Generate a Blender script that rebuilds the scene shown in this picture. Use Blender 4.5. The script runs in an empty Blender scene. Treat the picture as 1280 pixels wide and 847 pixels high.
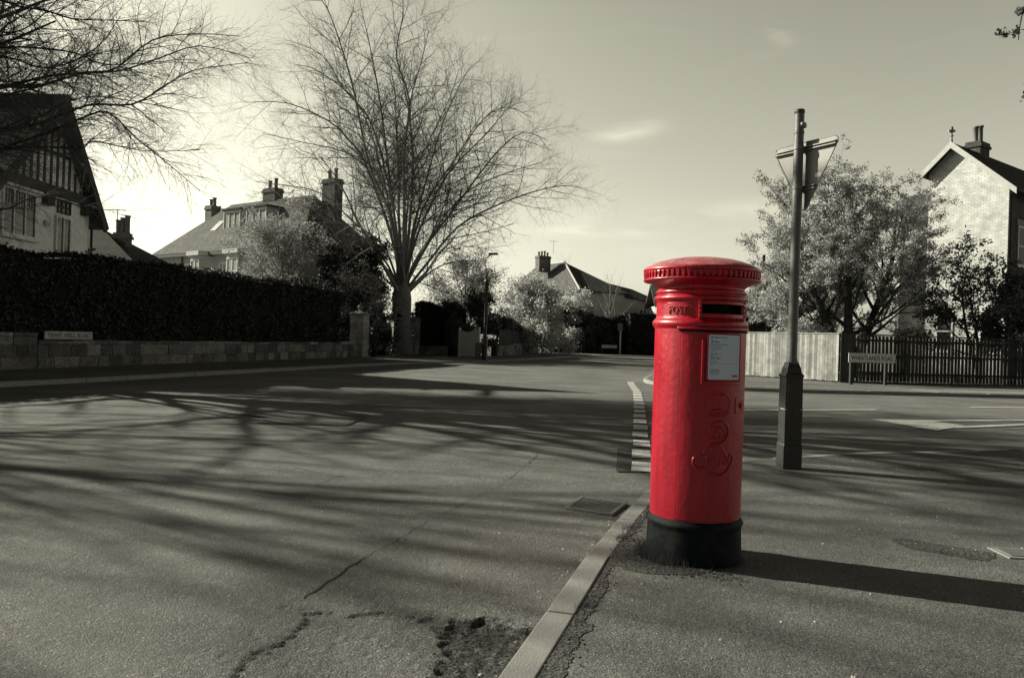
import bpy, bmesh, math, random
from mathutils import Vector, Matrix, noise
R = math.radians
C = bpy.context.scene.collection
rnd = random.Random(7)

# ------------------------------------------------------------------ camera numbers
F = 960.0; EYE = 1.24; ROLL = R(1.8)
cr, sr = math.cos(ROLL), math.sin(ROLL)
def ray(u, v):
    du, dv = u-640, 423-v
    return (du*cr-dv*sr)/F, (du*sr+dv*cr)/F
def P(u, v, Y):
    x, z = ray(u, v); return Vector((x*Y, Y, EYE+z*Y))
def G(u, v, z=0.0):
    a, b = ray(u, v); Y = (z-EYE)/b; return Vector((a*Y, Y, z))

# ------------------------------------------------------------------ object helpers
def link(o): C.objects.link(o); return o
def tag(o, label, cat, group=None, kind=None):
    if label: o['label'] = label
    if cat: o['category'] = cat
    if group: o['group'] = group
    if kind: o['kind'] = kind
    return o
def thing(name, label, cat, loc=(0, 0, 0), group=None):
    o = bpy.data.objects.new(name, None); o.empty_display_size = 0.2
    link(o); o.location = loc
    return tag(o, label, cat, group)
class MB:
    def __init__(s): s.v = []; s.f = []
    def quad(s, a, b, c, d):
        n = len(s.v); s.v += [a, b, c, d]; s.f.append((n, n+1, n+2, n+3))
    def tri(s, a, b, c):
        n = len(s.v); s.v += [a, b, c]; s.f.append((n, n+1, n+2))
    def poly(s, pts):
        n = len(s.v); s.v += list(pts); s.f.append(tuple(range(n, n+len(pts))))
    def hexa(s, p):   # 4 bottom then 4 top
        n = len(s.v); s.v += [tuple(q) for q in p]
        for f in ((3,2,1,0),(4,5,6,7),(0,1,5,4),(1,2,6,5),(2,3,7,6),(3,0,4,7)):
            s.f.append(tuple(n+i for i in f))
    def box(s, x0, x1, y0, y1, z0, z1):
        s.hexa([(x0,y0,z0),(x1,y0,z0),(x1,y1,z0),(x0,y1,z0),(x0,y0,z1),(x1,y0,z1),(x1,y1,z1),(x0,y1,z1)])
    def prism(s, pts, z0, z1):
        n = len(s.v); k = len(pts)
        s.v += [(p[0], p[1], z0) for p in pts]+[(p[0], p[1], z1) for p in pts]
        s.f.append(tuple(n+i for i in range(k))[::-1]); s.f.append(tuple(n+k+i for i in range(k)))
        for i in range(k): j = (i+1) % k; s.f.append((n+i, n+j, n+k+j, n+k+i))
    def tube(s, pts, rad, sides=6, cap=True):
        n0 = len(s.v); m = len(pts)
        ref = None
        for i, p in enumerate(pts):
            a = pts[max(0, i-1)]; b = pts[min(m-1, i+1)]
            t = (b-a)
            if t.length < 1e-9: t = Vector((0, 0, 1))
            t.normalize()
            if ref is None: ref = Vector((0, 0, 1)) if abs(t.z) < .9 else Vector((1, 0, 0))
            e1 = t.cross(ref)
            if e1.length < 1e-4: e1 = t.cross(Vector((1, 0, .3)))
            e1.normalize(); e2 = t.cross(e1)
            r = rad[i] if isinstance(rad, (list, tuple)) else rad
            for k in range(sides):
                an = 2*math.pi*k/sides
                s.v.append(tuple(p+e1*(r*math.cos(an))+e2*(r*math.sin(an))))
        for i in range(m-1):
            for k in range(sides):
                k2 = (k+1) % sides
                s.f.append((n0+i*sides+k, n0+i*sides+k2, n0+(i+1)*sides+k2, n0+(i+1)*sides+k))
        if cap:
            s.f.append(tuple(n0+k for k in range(sides))[::-1])
            s.f.append(tuple(n0+(m-1)*sides+k for k in range(sides)))
    def lathe(s, prof, c=(0, 0, 0), n=64, skip=None, a0=0.0):
        b = len(s.v)
        for (r, z) in prof:
            for k in range(n):
                a = a0+2*math.pi*k/n; s.v.append((c[0]+r*math.cos(a), c[1]+r*math.sin(a), c[2]+z))
        for i in range(len(prof)-1):
            for k in range(n):
                if skip and skip(i, k): continue
                k2 = (k+1) % n
                s.f.append((b+i*n+k, b+i*n+k2, b+(i+1)*n+k2, b+(i+1)*n+k))
    def build(s, name, mat, parent=None, smooth=False, uv=False, bevel=0, fix=True):
        me = bpy.data.meshes.new(name); me.from_pydata([tuple(q) for q in s.v], [], s.f)
        if fix and len(s.f) < 30000:
            bm = bmesh.new(); bm.from_mesh(me)
            if smooth or bevel: bmesh.ops.remove_doubles(bm, verts=bm.verts, dist=1e-5)
            bmesh.ops.recalc_face_normals(bm, faces=bm.faces)
            bm.to_mesh(me); bm.free()
        if uv:
            l = me.uv_layers.new(name='UVMap')
            for p in me.polygons:
                n = p.normal
                t = Vector((-n.y, n.x, 0))
                t = t.normalized() if t.length > .05 else Vector((1, 0, 0))
                b = n.cross(t)
                for li in p.loop_indices:
                    co = me.vertices[me.loops[li].vertex_index].co
                    l.data[li].uv = (co.dot(t), co.dot(b))
        if smooth:
            me.polygons.foreach_set('use_smooth', [True]*len(me.polygons))
        me.materials.append(mat)
        o = bpy.data.objects.new(name, me); link(o)
        if parent: o.parent = parent
        if bevel:
            m = o.modifiers.new('b', 'BEVEL'); m.width = bevel; m.segments = 2; m.limit_method = 'ANGLE'; m.angle_limit = R(35)
            if smooth:
                pass
        return o
def sharp(o, deg=35):
    bm = bmesh.new(); bm.from_mesh(o.data)
    for e in bm.edges:
        if len(e.link_faces) == 2 and e.calc_face_angle(0) > R(deg): e.smooth = False
    bm.to_mesh(o.data); bm.free(); return o
class Face:
    def __init__(s, o, d):
        s.o = Vector((o[0], o[1], 0)); s.d = Vector((d[0], d[1], 0)).normalized(); s.n = Vector((s.d.y, -s.d.x, 0))
    def p(s, a, z, dep=0): q = s.o+s.d*a+s.n*dep; return Vector((q.x, q.y, z))
    def box(s, mb, a0, a1, z0, z1, d0, d1):
        mb.hexa([s.p(a0,z0,d1), s.p(a1,z0,d1), s.p(a1,z0,d0), s.p(a0,z0,d0), s.p(a0,z1,d1), s.p(a1,z1,d1), s.p(a1,z1,d0), s.p(a0,z1,d0)])

# ------------------------------------------------------------------ materials
def nodes(name):
    m = bpy.data.materials.new(name); m.use_nodes = True
    return m, m.node_tree.nodes, m.node_tree.links, m.node_tree.nodes['Principled BSDF']
def grey(v, w=0.0): return (v*(1+w), v, v*(1-2.2*w), 1)
def mat(name, col, rough=.8, var=.25, scale=3.0, bump=.0, bscale=40.0, spec=.3, metal=0, coat=0, dist=.01, var2=0, scale2=60, island=0):
    if not isinstance(col, tuple): col = grey(col)
    m, N, L, b = nodes(name)
    b.inputs['Roughness'].default_value = rough; b.inputs['Metallic'].default_value = metal
    b.inputs['Specular IOR Level'].default_value = spec; b.inputs['Coat Weight'].default_value = coat
    tc = N.new('ShaderNodeTexCoord')
    no = N.new('ShaderNodeTexNoise'); no.inputs['Scale'].default_value = scale; no.inputs['Detail'].default_value = 8; no.inputs['Roughness'].default_value = .65
    L.new(tc.outputs['Object'], no.inputs['Vector'])
    mr = N.new('ShaderNodeMapRange'); mr.inputs[1].default_value = .25; mr.inputs[2].default_value = .75
    mr.inputs[3].default_value = 1-var; mr.inputs[4].default_value = 1+var
    L.new(no.outputs['Fac'], mr.inputs[0]); fac = mr.outputs[0]
    if var2:
        n2 = N.new('ShaderNodeTexNoise'); n2.inputs['Scale'].default_value = scale2; n2.inputs['Detail'].default_value = 3
        L.new(tc.outputs['Object'], n2.inputs['Vector'])
        m2 = N.new('ShaderNodeMapRange'); m2.inputs[1].default_value = .3; m2.inputs[2].default_value = .7
        m2.inputs[3].default_value = 1-var2; m2.inputs[4].default_value = 1+var2
        L.new(n2.outputs['Fac'], m2.inputs[0])
        mu = N.new('ShaderNodeMath'); mu.operation = 'MULTIPLY'; L.new(fac, mu.inputs[0]); L.new(m2.outputs[0], mu.inputs[1]); fac = mu.outputs[0]
    if island:
        gi = N.new('ShaderNodeNewGeometry'); mi = N.new('ShaderNodeMapRange'); mi.inputs[3].default_value = 1-island; mi.inputs[4].default_value = 1+island
        L.new(gi.outputs['Random Per Island'], mi.inputs[0]); mm = N.new('ShaderNodeMath'); mm.operation = 'MULTIPLY'; L.new(fac, mm.inputs[0]); L.new(mi.outputs[0], mm.inputs[1]); fac = mm.outputs[0]
    mx = N.new('ShaderNodeVectorMath'); mx.operation = 'SCALE'; mx.inputs[0].default_value = col[:3]
    L.new(fac, mx.inputs['Scale']); L.new(mx.outputs[0], b.inputs['Base Color'])
    if bump:
        nb = N.new('ShaderNodeTexNoise'); nb.inputs['Scale'].default_value = bscale; nb.inputs['Detail'].default_value = 5
        L.new(tc.outputs['Object'], nb.inputs['Vector'])
        bp = N.new('ShaderNodeBump'); bp.inputs['Strength'].default_value = bump; bp.inputs['Distance'].default_value = dist
        L.new(nb.outputs['Fac'], bp.inputs['Height']); L.new(bp.outputs[0], b.inputs['Normal'])
    return m
def leafmat(name, c1, c2, trans=.35):
    m, N, L, b = nodes(name)
    g = N.new('ShaderNodeNewGeometry'); r = N.new('ShaderNodeMapRange')
    mix = N.new('ShaderNodeMix'); mix.data_type = 'RGBA'
    mix.inputs[6].default_value = grey(c1); mix.inputs[7].default_value = grey(c2)
    L.new(g.outputs['Random Per Island'], mix.inputs[0]); L.new(mix.outputs[2], b.inputs['Base Color'])
    b.inputs['Roughness'].default_value = .55; b.inputs['Specular IOR Level'].default_value = .3
    t = N.new('ShaderNodeBsdfTranslucent'); L.new(mix.outputs[2], t.inputs['Color'])
    ms = N.new('ShaderNodeMixShader'); ms.inputs[0].default_value = trans
    out = [n for n in N if n.type == 'OUTPUT_MATERIAL'][0]
    L.new(b.outputs[0], ms.inputs[1]); L.new(t.outputs[0], ms.inputs[2]); L.new(ms.outputs[0], out.inputs['Surface'])
    return m
def brickmat(name, c, mortar, bw, bh, ms=.01, rough=.85, cvar=.3, bump=.5, bias=0):
    m, N, L, b = nodes(name); b.inputs['Roughness'].default_value = rough; b.inputs['Specular IOR Level'].default_value = .2
    uv = N.new('ShaderNodeTexCoord'); br = N.new('ShaderNodeTexBrick')
    L.new(uv.outputs['UV'], br.inputs['Vector'])
    br.inputs['Color1'].default_value = grey(c*(1-cvar)); br.inputs['Color2'].default_value = grey(c*(1+cvar)); br.inputs['Mortar'].default_value = grey(mortar)
    br.inputs['Scale'].default_value = 1; br.inputs['Mortar Size'].default_value = ms; br.inputs['Brick Width'].default_value = bw; br.inputs['Row Height'].default_value = bh
    br.inputs['Bias'].default_value = bias
    no = N.new('ShaderNodeTexNoise'); no.inputs['Scale'].default_value = 2.5; no.inputs['Detail'].default_value = 8
    L.new(uv.outputs['Object'], no.inputs['Vector'])
    mr = N.new('ShaderNodeMapRange'); mr.inputs[1].default_value = .3; mr.inputs[2].default_value = .7; mr.inputs[3].default_value = .75; mr.inputs[4].default_value = 1.2
    L.new(no.outputs['Fac'], mr.inputs[0])
    mx = N.new('ShaderNodeVectorMath'); mx.operation = 'SCALE'; L.new(br.outputs['Color'], mx.inputs[0]); L.new(mr.outputs[0], mx.inputs['Scale'])
    L.new(mx.outputs[0], b.inputs['Base Color'])
    inv = N.new('ShaderNodeMath'); inv.operation = 'SUBTRACT'; inv.inputs[0].default_value = 1; L.new(br.outputs['Fac'], inv.inputs[1])
    bp = N.new('ShaderNodeBump'); bp.inputs['Strength'].default_value = bump; bp.inputs['Distance'].default_value = .02
    L.new(inv.outputs[0], bp.inputs['Height']); L.new(bp.outputs[0], b.inputs['Normal'])
    return m
def asphalt(name, base, coarse=.7, patch=.32, stretch=None, grit=220):
    m, N, L, b = nodes(name); b.inputs['Roughness'].default_value = .85; b.inputs['Specular IOR Level'].default_value = .25
    tc = N.new('ShaderNodeTexCoord')
    def nz(sc, det=6, ro=.6):
        n = N.new('ShaderNodeTexNoise'); n.inputs['Scale'].default_value = sc; n.inputs['Detail'].default_value = det; n.inputs['Roughness'].default_value = ro
        L.new(tc.outputs['Object'], n.inputs['Vector']); return n.outputs['Fac']
    def rng(src, a, bb, lo, hi):
        r = N.new('ShaderNodeMapRange'); r.inputs[1].default_value = a; r.inputs[2].default_value = bb; r.inputs[3].default_value = lo; r.inputs[4].default_value = hi
        L.new(src, r.inputs[0]); return r.outputs[0]
    def mul(a, bb, op='MULTIPLY'):
        n = N.new('ShaderNodeMath'); n.operation = op
        for i, q in enumerate((a, bb)):
            if isinstance(q, (int, float)): n.inputs[i].default_value = q
            else: L.new(q, n.inputs[i])
        return n.outputs[0]
    big = rng(nz(.55, 8), .3, .7, 1-patch, 1+patch)
    mid = rng(nz(6, 6, .7), .3, .7, .86, 1.14)
    fin = rng(nz(grit*.75, 2, .5), .3, .7, 1-coarse, 1+coarse)
    # scattered pale chips in the tarmac
    vo = N.new('ShaderNodeTexVoronoi'); vo.inputs['Scale'].default_value = grit*.5; L.new(tc.outputs['Object'], vo.inputs['Vector'])
    sx = N.new('ShaderNodeSeparateColor'); L.new(vo.outputs['Color'], sx.inputs[0])
    chip = rng(sx.outputs[0], .9, .99, 1.0, 1.8)
    col = mul(mul(mul(big, mid), fin), chip)
    mx = N.new('ShaderNodeVectorMath'); mx.operation = 'SCALE'; mx.inputs[0].default_value = grey(base)[:3]
    L.new(col, mx.inputs['Scale']); L.new(mx.outputs[0], b.inputs['Base Color'])
    h = mul(mul(nz(grit, 4, .7), mul(vo.outputs['Distance'], -.8), 'ADD'), mul(nz(18, 6, .65), 3.2), 'ADD')
    bp = N.new('ShaderNodeBump'); bp.inputs['Strength'].default_value = .75; bp.inputs['Distance'].default_value = .006
    L.new(h, bp.inputs['Height']); L.new(bp.outputs[0], b.inputs['Normal'])
    return m
M = {}
M['road'] = asphalt('road_tarmac', .156)
M['pave'] = asphalt('footway_tarmac', .145, grit=260)
M['pave2'] = asphalt('footway_relay', .085, grit=200)
M['patch'] = asphalt('broken_tarmac', .075, coarse=.9, grit=120)
M['patch2'] = asphalt('relaid_tarmac', .06, coarse=.9, grit=60)
M['kerb'] = mat('kerb_concrete', .27, .85, .18, 6, .6, 180, dist=.004, var2=.25, scale2=150)
M['earth'] = mat('garden_earth', .06, .95, .4, 4, .8, 20)
M['line'] = mat('road_paint', .62, .7, .22, 9, .3, 120, var2=.25, scale2=45)
M['line2'] = mat('worn_road_paint', .62, .7, .25, 9, .3, 120, var2=.3, scale2=45)
M['stone'] = mat('sandstone_block', .17, .9, .5, 2.2, 1, 22, dist=.04, var2=.4, scale2=14, island=.55)
M['stonelight'] = mat('dressed_sandstone', .30, .9, .4, 3, .7, 30, dist=.02, var2=.3, scale2=14, island=.3)
M['hedge'] = leafmat('privet_leaf', .016, .045, .15)
M['hedgecore'] = mat('hedge_core', .012, 1, .3, 5)
M['bark'] = mat('beech_bark', .24, .85, .4, 6, .6, 30, dist=.02)
M['barkd'] = mat('dark_bark', .05, .9, .4, 6, .6, 30, dist=.02)
M['twig'] = mat('twig_bark', .16, .85, .3, 5)
M['render'] = mat('pale_render', .42, .9, .12, 1.5, .3, 60)
M['renderd'] = mat('grey_pebbledash', .82, .9, .15, 2, .5, 90)
M['timber'] = mat('dark_timber', .03, .6, .3, 8)
M['white'] = mat('white_paint', .72, .45, .08, 5)
M['off'] = mat('weathered_white_paint', .5, .5, .2, 7, .2, 40)
M['glass'] = mat('window_glass', .02, .06, .1, 2, spec=.8)
M['curtain'] = mat('net_curtain', .30, .8, .3, 6)
M['tile'] = brickmat('roof_tile', .06, .02, .22, .16, .012, cvar=.35, bump=.8)
M['slate'] = brickmat('slate_roof', .11, .05, .3, .22, .01, cvar=.22, bump=.5)
M['slated'] = brickmat('dark_slate_roof', .03, .012, .3, .22, .01, cvar=.3, bump=.5)
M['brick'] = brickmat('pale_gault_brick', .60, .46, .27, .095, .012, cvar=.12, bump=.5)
M['brickc'] = brickmat('chimney_brick', .2, .12, .23, .08, .010, cvar=.35)
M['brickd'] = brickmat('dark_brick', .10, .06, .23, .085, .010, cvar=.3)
M['pot'] = mat('clay_pot', .16, .7, .3, 5)
M['fence'] = mat('weathered_board', .30, .85, .45, 3, .5, 60, var2=.25, scale2=25, island=.4)
M['fenced'] = mat('dark_board', .04, .8, .35, 5, .4, 60, island=.4)
M['metal'] = mat('grey_painted_steel', .13, .5, .25, 12, .25, 60, spec=.5, var2=.12, scale2=70)
M['metald'] = mat('black_painted_steel', .045, .45, .35, 9, .4, 30, spec=.5)
M['alu'] = mat('aluminium_sheet', .20, .5, .12, 6, .05, 30, metal=.2)
M['iron'] = mat('cast_iron', .15, .55, .35, 25, .4, 120, spec=.5)
M['letter'] = mat('black_lettering', .015, .6, .1, 3)
M['blossom'] = leafmat('blossom_leaf', .14, .45, .4)
M['leaf'] = leafmat('spring_leaf', .17, .72, .55)
M['leafd'] = leafmat('dark_leaf', .03, .13, .3)
M['ivy'] = leafmat('ivy_leaf', .05, .16, .25)
M['grass'] = leafmat('dry_grass', .06, .2, .3)
M['carpaint'] = mat('white_car_paint', .65, .25, .03, 3, coat=.6)
M['tyre'] = mat('tyre_rubber', .02, .8, .1, 3)
M['petal'] = mat('dry_petal', .62, .7, .3, 9)
M['crumb'] = mat('tarmac_crumb', .10, .9, .5, 9, .5, 60)

# red enamel paint, thick and lumpy, faded on the crown of the cap
def redmat():
    m, N, L, b = nodes('red_gloss_paint')
    b.inputs['Roughness'].default_value = .34; b.inputs['Specular IOR Level'].default_value = .5; b.inputs['Coat Weight'].default_value = .25; b.inputs['Coat Roughness'].default_value = .18
    tc = N.new('ShaderNodeTexCoord')
    n1 = N.new('ShaderNodeTexNoise'); n1.inputs['Scale'].default_value = 5; n1.inputs['Detail'].default_value = 8; L.new(tc.outputs['Object'], n1.inputs['Vector'])
    mix = N.new('ShaderNodeMix'); mix.data_type = 'RGBA'; mix.inputs[6].default_value = (.36, .002, .016, 1); mix.inputs[7].default_value = (.50, .004, .028, 1)
    L.new(n1.outputs['Fac'], mix.inputs[0])
    # bloom of faded chalky paint on the flat top
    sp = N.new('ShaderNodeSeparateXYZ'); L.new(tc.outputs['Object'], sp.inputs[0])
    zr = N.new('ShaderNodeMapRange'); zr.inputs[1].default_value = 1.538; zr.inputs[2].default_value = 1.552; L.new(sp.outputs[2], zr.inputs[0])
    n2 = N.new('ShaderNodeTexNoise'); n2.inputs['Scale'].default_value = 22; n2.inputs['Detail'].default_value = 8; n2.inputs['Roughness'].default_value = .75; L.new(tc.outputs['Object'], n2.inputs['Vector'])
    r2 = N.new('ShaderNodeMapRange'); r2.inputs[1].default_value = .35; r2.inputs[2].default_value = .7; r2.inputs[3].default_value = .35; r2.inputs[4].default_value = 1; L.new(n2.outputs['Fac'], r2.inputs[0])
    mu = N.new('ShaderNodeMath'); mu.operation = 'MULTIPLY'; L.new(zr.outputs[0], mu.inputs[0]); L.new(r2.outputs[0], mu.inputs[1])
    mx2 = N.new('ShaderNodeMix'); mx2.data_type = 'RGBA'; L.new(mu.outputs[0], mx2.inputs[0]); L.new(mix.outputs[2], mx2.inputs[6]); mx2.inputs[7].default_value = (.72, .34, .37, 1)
    # small chips
    n3 = N.new('ShaderNodeTexNoise'); n3.inputs['Scale'].default_value = 55; n3.inputs['Detail'].default_value = 4; L.new(tc.outputs['Object'], n3.inputs['Vector'])
    r3 = N.new('ShaderNodeMapRange'); r3.inputs[1].default_value = .72; r3.inputs[2].default_value = .74; L.new(n3.outputs['Fac'], r3.inputs[0])
    mx3 = N.new('ShaderNodeMix'); mx3.data_type = 'RGBA'; L.new(r3.outputs[0], mx3.inputs[0]); L.new(mx2.outputs[2], mx3.inputs[6]); mx3.inputs[7].default_value = (.5, .18, .18, 1)
    mp = N.new('ShaderNodeMapping'); mp.inputs['Scale'].default_value = (14, 14, 1.1); L.new(tc.outputs['Object'], mp.inputs[0])
    n6 = N.new('ShaderNodeTexNoise'); n6.inputs['Scale'].default_value = 2.2; n6.inputs['Detail'].default_value = 7; L.new(mp.outputs[0], n6.inputs['Vector'])
    r6 = N.new('ShaderNodeMapRange'); r6.inputs[1].default_value = .35; r6.inputs[2].default_value = .65; r6.inputs[3].default_value = .74; r6.inputs[4].default_value = 1.08; L.new(n6.outputs['Fac'], r6.inputs[0])
    n7 = N.new('ShaderNodeTexNoise'); n7.inputs['Scale'].default_value = 90; n7.inputs['Detail'].default_value = 2; L.new(tc.outputs['Object'], n7.inputs['Vector'])
    r7 = N.new('ShaderNodeMapRange'); r7.inputs[1].default_value = .27; r7.inputs[2].default_value = .24; r7.inputs[3].default_value = 1; r7.inputs[4].default_value = .12; L.new(n7.outputs['Fac'], r7.inputs[0])
    m67 = N.new('ShaderNodeMath'); m67.operation = 'MULTIPLY'; L.new(r6.outputs[0], m67.inputs[0]); L.new(r7.outputs[0], m67.inputs[1])
    v6 = N.new('ShaderNodeVectorMath'); v6.operation = 'SCALE'; L.new(mx3.outputs[2], v6.inputs[0]); L.new(m67.outputs[0], v6.inputs['Scale'])
    L.new(v6.outputs[0], b.inputs['Base Color'])
    nb = N.new('ShaderNodeTexNoise'); nb.inputs['Scale'].default_value = 38; nb.inputs['Detail'].default_value = 3; L.new(tc.outputs['Object'], nb.inputs['Vector'])
    nc = N.new('ShaderNodeTexNoise'); nc.inputs['Scale'].default_value = 9; nc.inputs['Detail'].default_value = 2; L.new(tc.outputs['Object'], nc.inputs['Vector'])
    ad = N.new('ShaderNodeMath'); ad.operation = 'MULTIPLY_ADD'; L.new(nc.outputs['Fac'], ad.inputs[0]); ad.inputs[1].default_value = 2.0; L.new(nb.outputs['Fac'], ad.inputs[2])
    bp = N.new('ShaderNodeBump'); bp.inputs['Strength'].default_value = .3; bp.inputs['Distance'].default_value = .006
    L.new(ad.outputs[0], bp.inputs['Height']); L.new(bp.outputs[0], b.inputs['Normal'])
    rr = N.new('ShaderNodeMapRange'); rr.inputs[3].default_value = .26; rr.inputs[4].default_value = .5; L.new(n1.outputs['Fac'], rr.inputs[0]); L.new(rr.outputs[0], b.inputs['Roughness'])
    return m
M['red'] = redmat()
def basemat():
    m, N, L, b = nodes('black_base_paint'); b.inputs['Roughness'].default_value = .65; b.inputs['Specular IOR Level'].default_value = .15
    tc = N.new('ShaderNodeTexCoord'); n1 = N.new('ShaderNodeTexNoise'); n1.inputs['Scale'].default_value = 9; n1.inputs['Detail'].default_value = 9; n1.inputs['Roughness'].default_value = .7
    L.new(tc.outputs['Object'], n1.inputs['Vector'])
    r = N.new('ShaderNodeMapRange'); r.inputs[1].default_value = .5; r.inputs[2].default_value = .68; L.new(n1.outputs['Fac'], r.inputs[0])
    mx = N.new('ShaderNodeMix'); mx.data_type = 'RGBA'; mx.inputs[6].default_value = (.006, .009, .015, 1); mx.inputs[7].default_value = (.030, .033, .028, 1); L.new(r.outputs[0], mx.inputs[0])
    L.new(mx.outputs[2], b.inputs['Base Color'])
    bp = N.new('ShaderNodeBump'); bp.inputs['Strength'].default_value = .6; bp.inputs['Distance'].default_value = .008; L.new(n1.outputs['Fac'], bp.inputs['Height']); L.new(bp.outputs[0], b.inputs['Normal'])
    return m
M['base'] = basemat()
M['black'] = mat('gap_darkness', .004, .9, .1, 3)  # near-black colour standing in for the dark inside gaps
M['enamel'] = mat('enamel_notice', (.62, .73, .90, 1), .35, .05, 8)
M['ink'] = mat('notice_ink', (.03, .035, .045, 1), .5, .05, 8)
M['redink'] = mat('notice_red', (.6, .04, .02, 1), .5, .05, 8)

# ------------------------------------------------------------------ text
def text_mb(s, width, height, thick, map3, bold=0.0, sub=0.0):
    cu = bpy.data.curves.new('t', 'FONT'); cu.body = s; cu.size = 1; cu.extrude = 0; cu.offset = bold; cu.resolution_u = 3
    o = bpy.data.objects.new('t', cu); C.objects.link(o)
    dg = bpy.context.evaluated_depsgraph_get(); dg.update()
    me = bpy.data.meshes.new_from_object(o.evaluated_get(dg))
    C.objects.unlink(o); bpy.data.objects.remove(o); bpy.data.curves.remove(cu)
    bm = bmesh.new(); bm.from_mesh(me); bpy.data.meshes.remove(me)
    xs = [v.co.x for v in bm.verts]; ys = [v.co.y for v in bm.verts]
    x0, x1, y0, y1 = min(xs), max(xs), min(ys), max(ys)
    r = bmesh.ops.extrude_face_region(bm, geom=bm.faces[:])
    top = {v for v in r['geom'] if isinstance(v, bmesh.types.BMVert)}
    if not width: width = height*(x1-x0)/(y1-y0)
    mb = MB(); bm.verts.index_update()
    for v in bm.verts:
        a = ((v.co.x-x0)/(x1-x0)-.5)*width; b = ((v.co.y-y0)/(y1-y0)-.5)*height
        mb.v.append(tuple(map3(a, b, thick if v in top else 0)))
    for f in bm.faces: mb.f.append(tuple(v.index for v in f.verts))
    bm.free(); return mb

# ------------------------------------------------------------------ setting: ground, road, footways, kerbs
g = MB(); g.quad((-500,-60,-.06), (500,-60,-.06), (500,900,-.06), (-500,900,-.06))
tag(g.build('ground', M['earth']), 'dark open ground around the street', None, kind='structure')

def axis(lo, hi, a, b, fine, coarse):
    out = [lo]; x = lo
    while x < hi-1e-6:
        st = fine if a <= x < b else min(coarse, max(fine, .15*max(a-x if x < a else x-b, fine)))
        x = min(hi, x+st); out.append(x)
    return out
hole = [G(*q) for q in ((250,870),(330,810),(385,765),(440,762),(520,768),(560,772),(630,778),(672,790),(700,860),(600,960),(300,960))]
hx = [(p.x, p.y) for p in hole]
dark = [G(*q) for q in ((560,772),(632,780),(680,790),(720,870),(560,900),(528,850),(545,800))]
dx = [(p.x, p.y) for p in dark]
def sdist(x, y, poly):
    ins = False; d = 1e9; n = len(poly)
    for i in range(n):
        x1, y1 = poly[i]; x2, y2 = poly[(i+1) % n]
        if (y1 > y) != (y2 > y) and x < (x2-x1)*(y-y1)/(y2-y1)+x1: ins = not ins
        t = max(0, min(1, ((x-x1)*(x2-x1)+(y-y1)*(y2-y1))/((x2-x1)**2+(y2-y1)**2)))
        d = min(d, math.hypot(x-x1-t*(x2-x1), y-y1-t*(y2-y1)))
    return d if ins else -d
def sstep(a, b, x): t = max(0, min(1, (x-a)/(b-a))); return t*t*(3-2*t)
def roadz(x, y):
    z = .005*noise.noise(Vector((x*.5, y*.5, 0)))*(1 if y < 12 else 0)
    if -3 < x < 1 and 1.5 < y < 4.5:
        n = noise.fractal(Vector((x*6, y*6, 3)), .9, 2.1, 4)
        n2 = noise.fractal(Vector((x*22, y*22, 7)), .8, 2.1, 4)
        d = sdist(x, y, hx)+.07*n+.035*n2
        z += -.011*sstep(0, .03, d)*(1 if d > 0 else 0)
        if d > .01: z += .0035*n2
        # crumbling lip outside the hole
        if -.45 < d <= 0: z += -.007*max(0, n2-.1)*sstep(-.45, 0, d)
        e = sdist(x, y, dx)+.05*n
        if e > 0: z += -.012*sstep(0, .03, e)+.007*n2
    return z
cracks = [[G(*q) for q in ((680,553),(668,572),(646,590),(628,604),(600,618),(560,640),(528,655),(500,672),(470,689),(440,706),(410,727),(380,747))],
          [G(*q) for q in ((260,583),(320,590),(360,580),(392,590),(430,596))],
          [G(*q) for q in ((388,612),(402,603),(430,592))]]
xs = axis(-60, 90, -1.9, .2, .012, 6); ys = axis(-8, 90, 2.2, 3.6, .012, 6)
rb = MB(); W = len(xs)
for y in ys:
    for x in xs: rb.v.append((x, y, roadz(x, y)))
for j in range(len(ys)-1):
    for i in range(W-1): a = j*W+i; rb.f.append((a, a+1, a+W+1, a+W))
ro = rb.build('road', M['road'], fix=False, smooth=True); ro.data.materials.append(M['patch'])
for p in ro.data.polygons:
    c = p.center
    if -1.9 < c.x < .4 and 1.8 < c.y < 4 and sdist(c.x, c.y, dx)+.10*noise.fractal(Vector((c.x*6, c.y*6, 3)), .9, 2.1, 4) > 0: p.material_index = 1
tag(ro, 'worn tarmac road with long tree shadows', None, kind='structure')
ck = MB()
for li, line in enumerate(cracks):
    pts = []
    for i in range(len(line)-1):
        for k in range(8):
            t = k/8; p = line[i].lerp(line[i+1], t); pts.append(p+Vector((noise.noise(p*9)*.02, noise.noise(p*9+Vector((5, 5, 5)))*.02, 0)))
    pts.append(line[-1])
    for i in range(len(pts)-1):
        d = (pts[i+1]-pts[i]).normalized(); n = Vector((-d.y, d.x, 0))
        def w(q): return (.0016 if li == 0 else .0016)*max(.15, 1.1+1.6*noise.noise(q*3.1))*(1.8 if li == 0 and i > 62 else 1)
        a, b = w(pts[i]), w(pts[i+1])
        q = [pts[i]-n*a, pts[i+1]-n*b, pts[i+1]+n*b, pts[i]+n*a]
        ck.quad(*[(p.x, p.y, roadz(p.x, p.y)+.0025) for p in q])
tag(ck.build('road_crack', M['letter'], fix=False), 'thin dark cracks running across the tarmac road', None, kind='structure')
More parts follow.
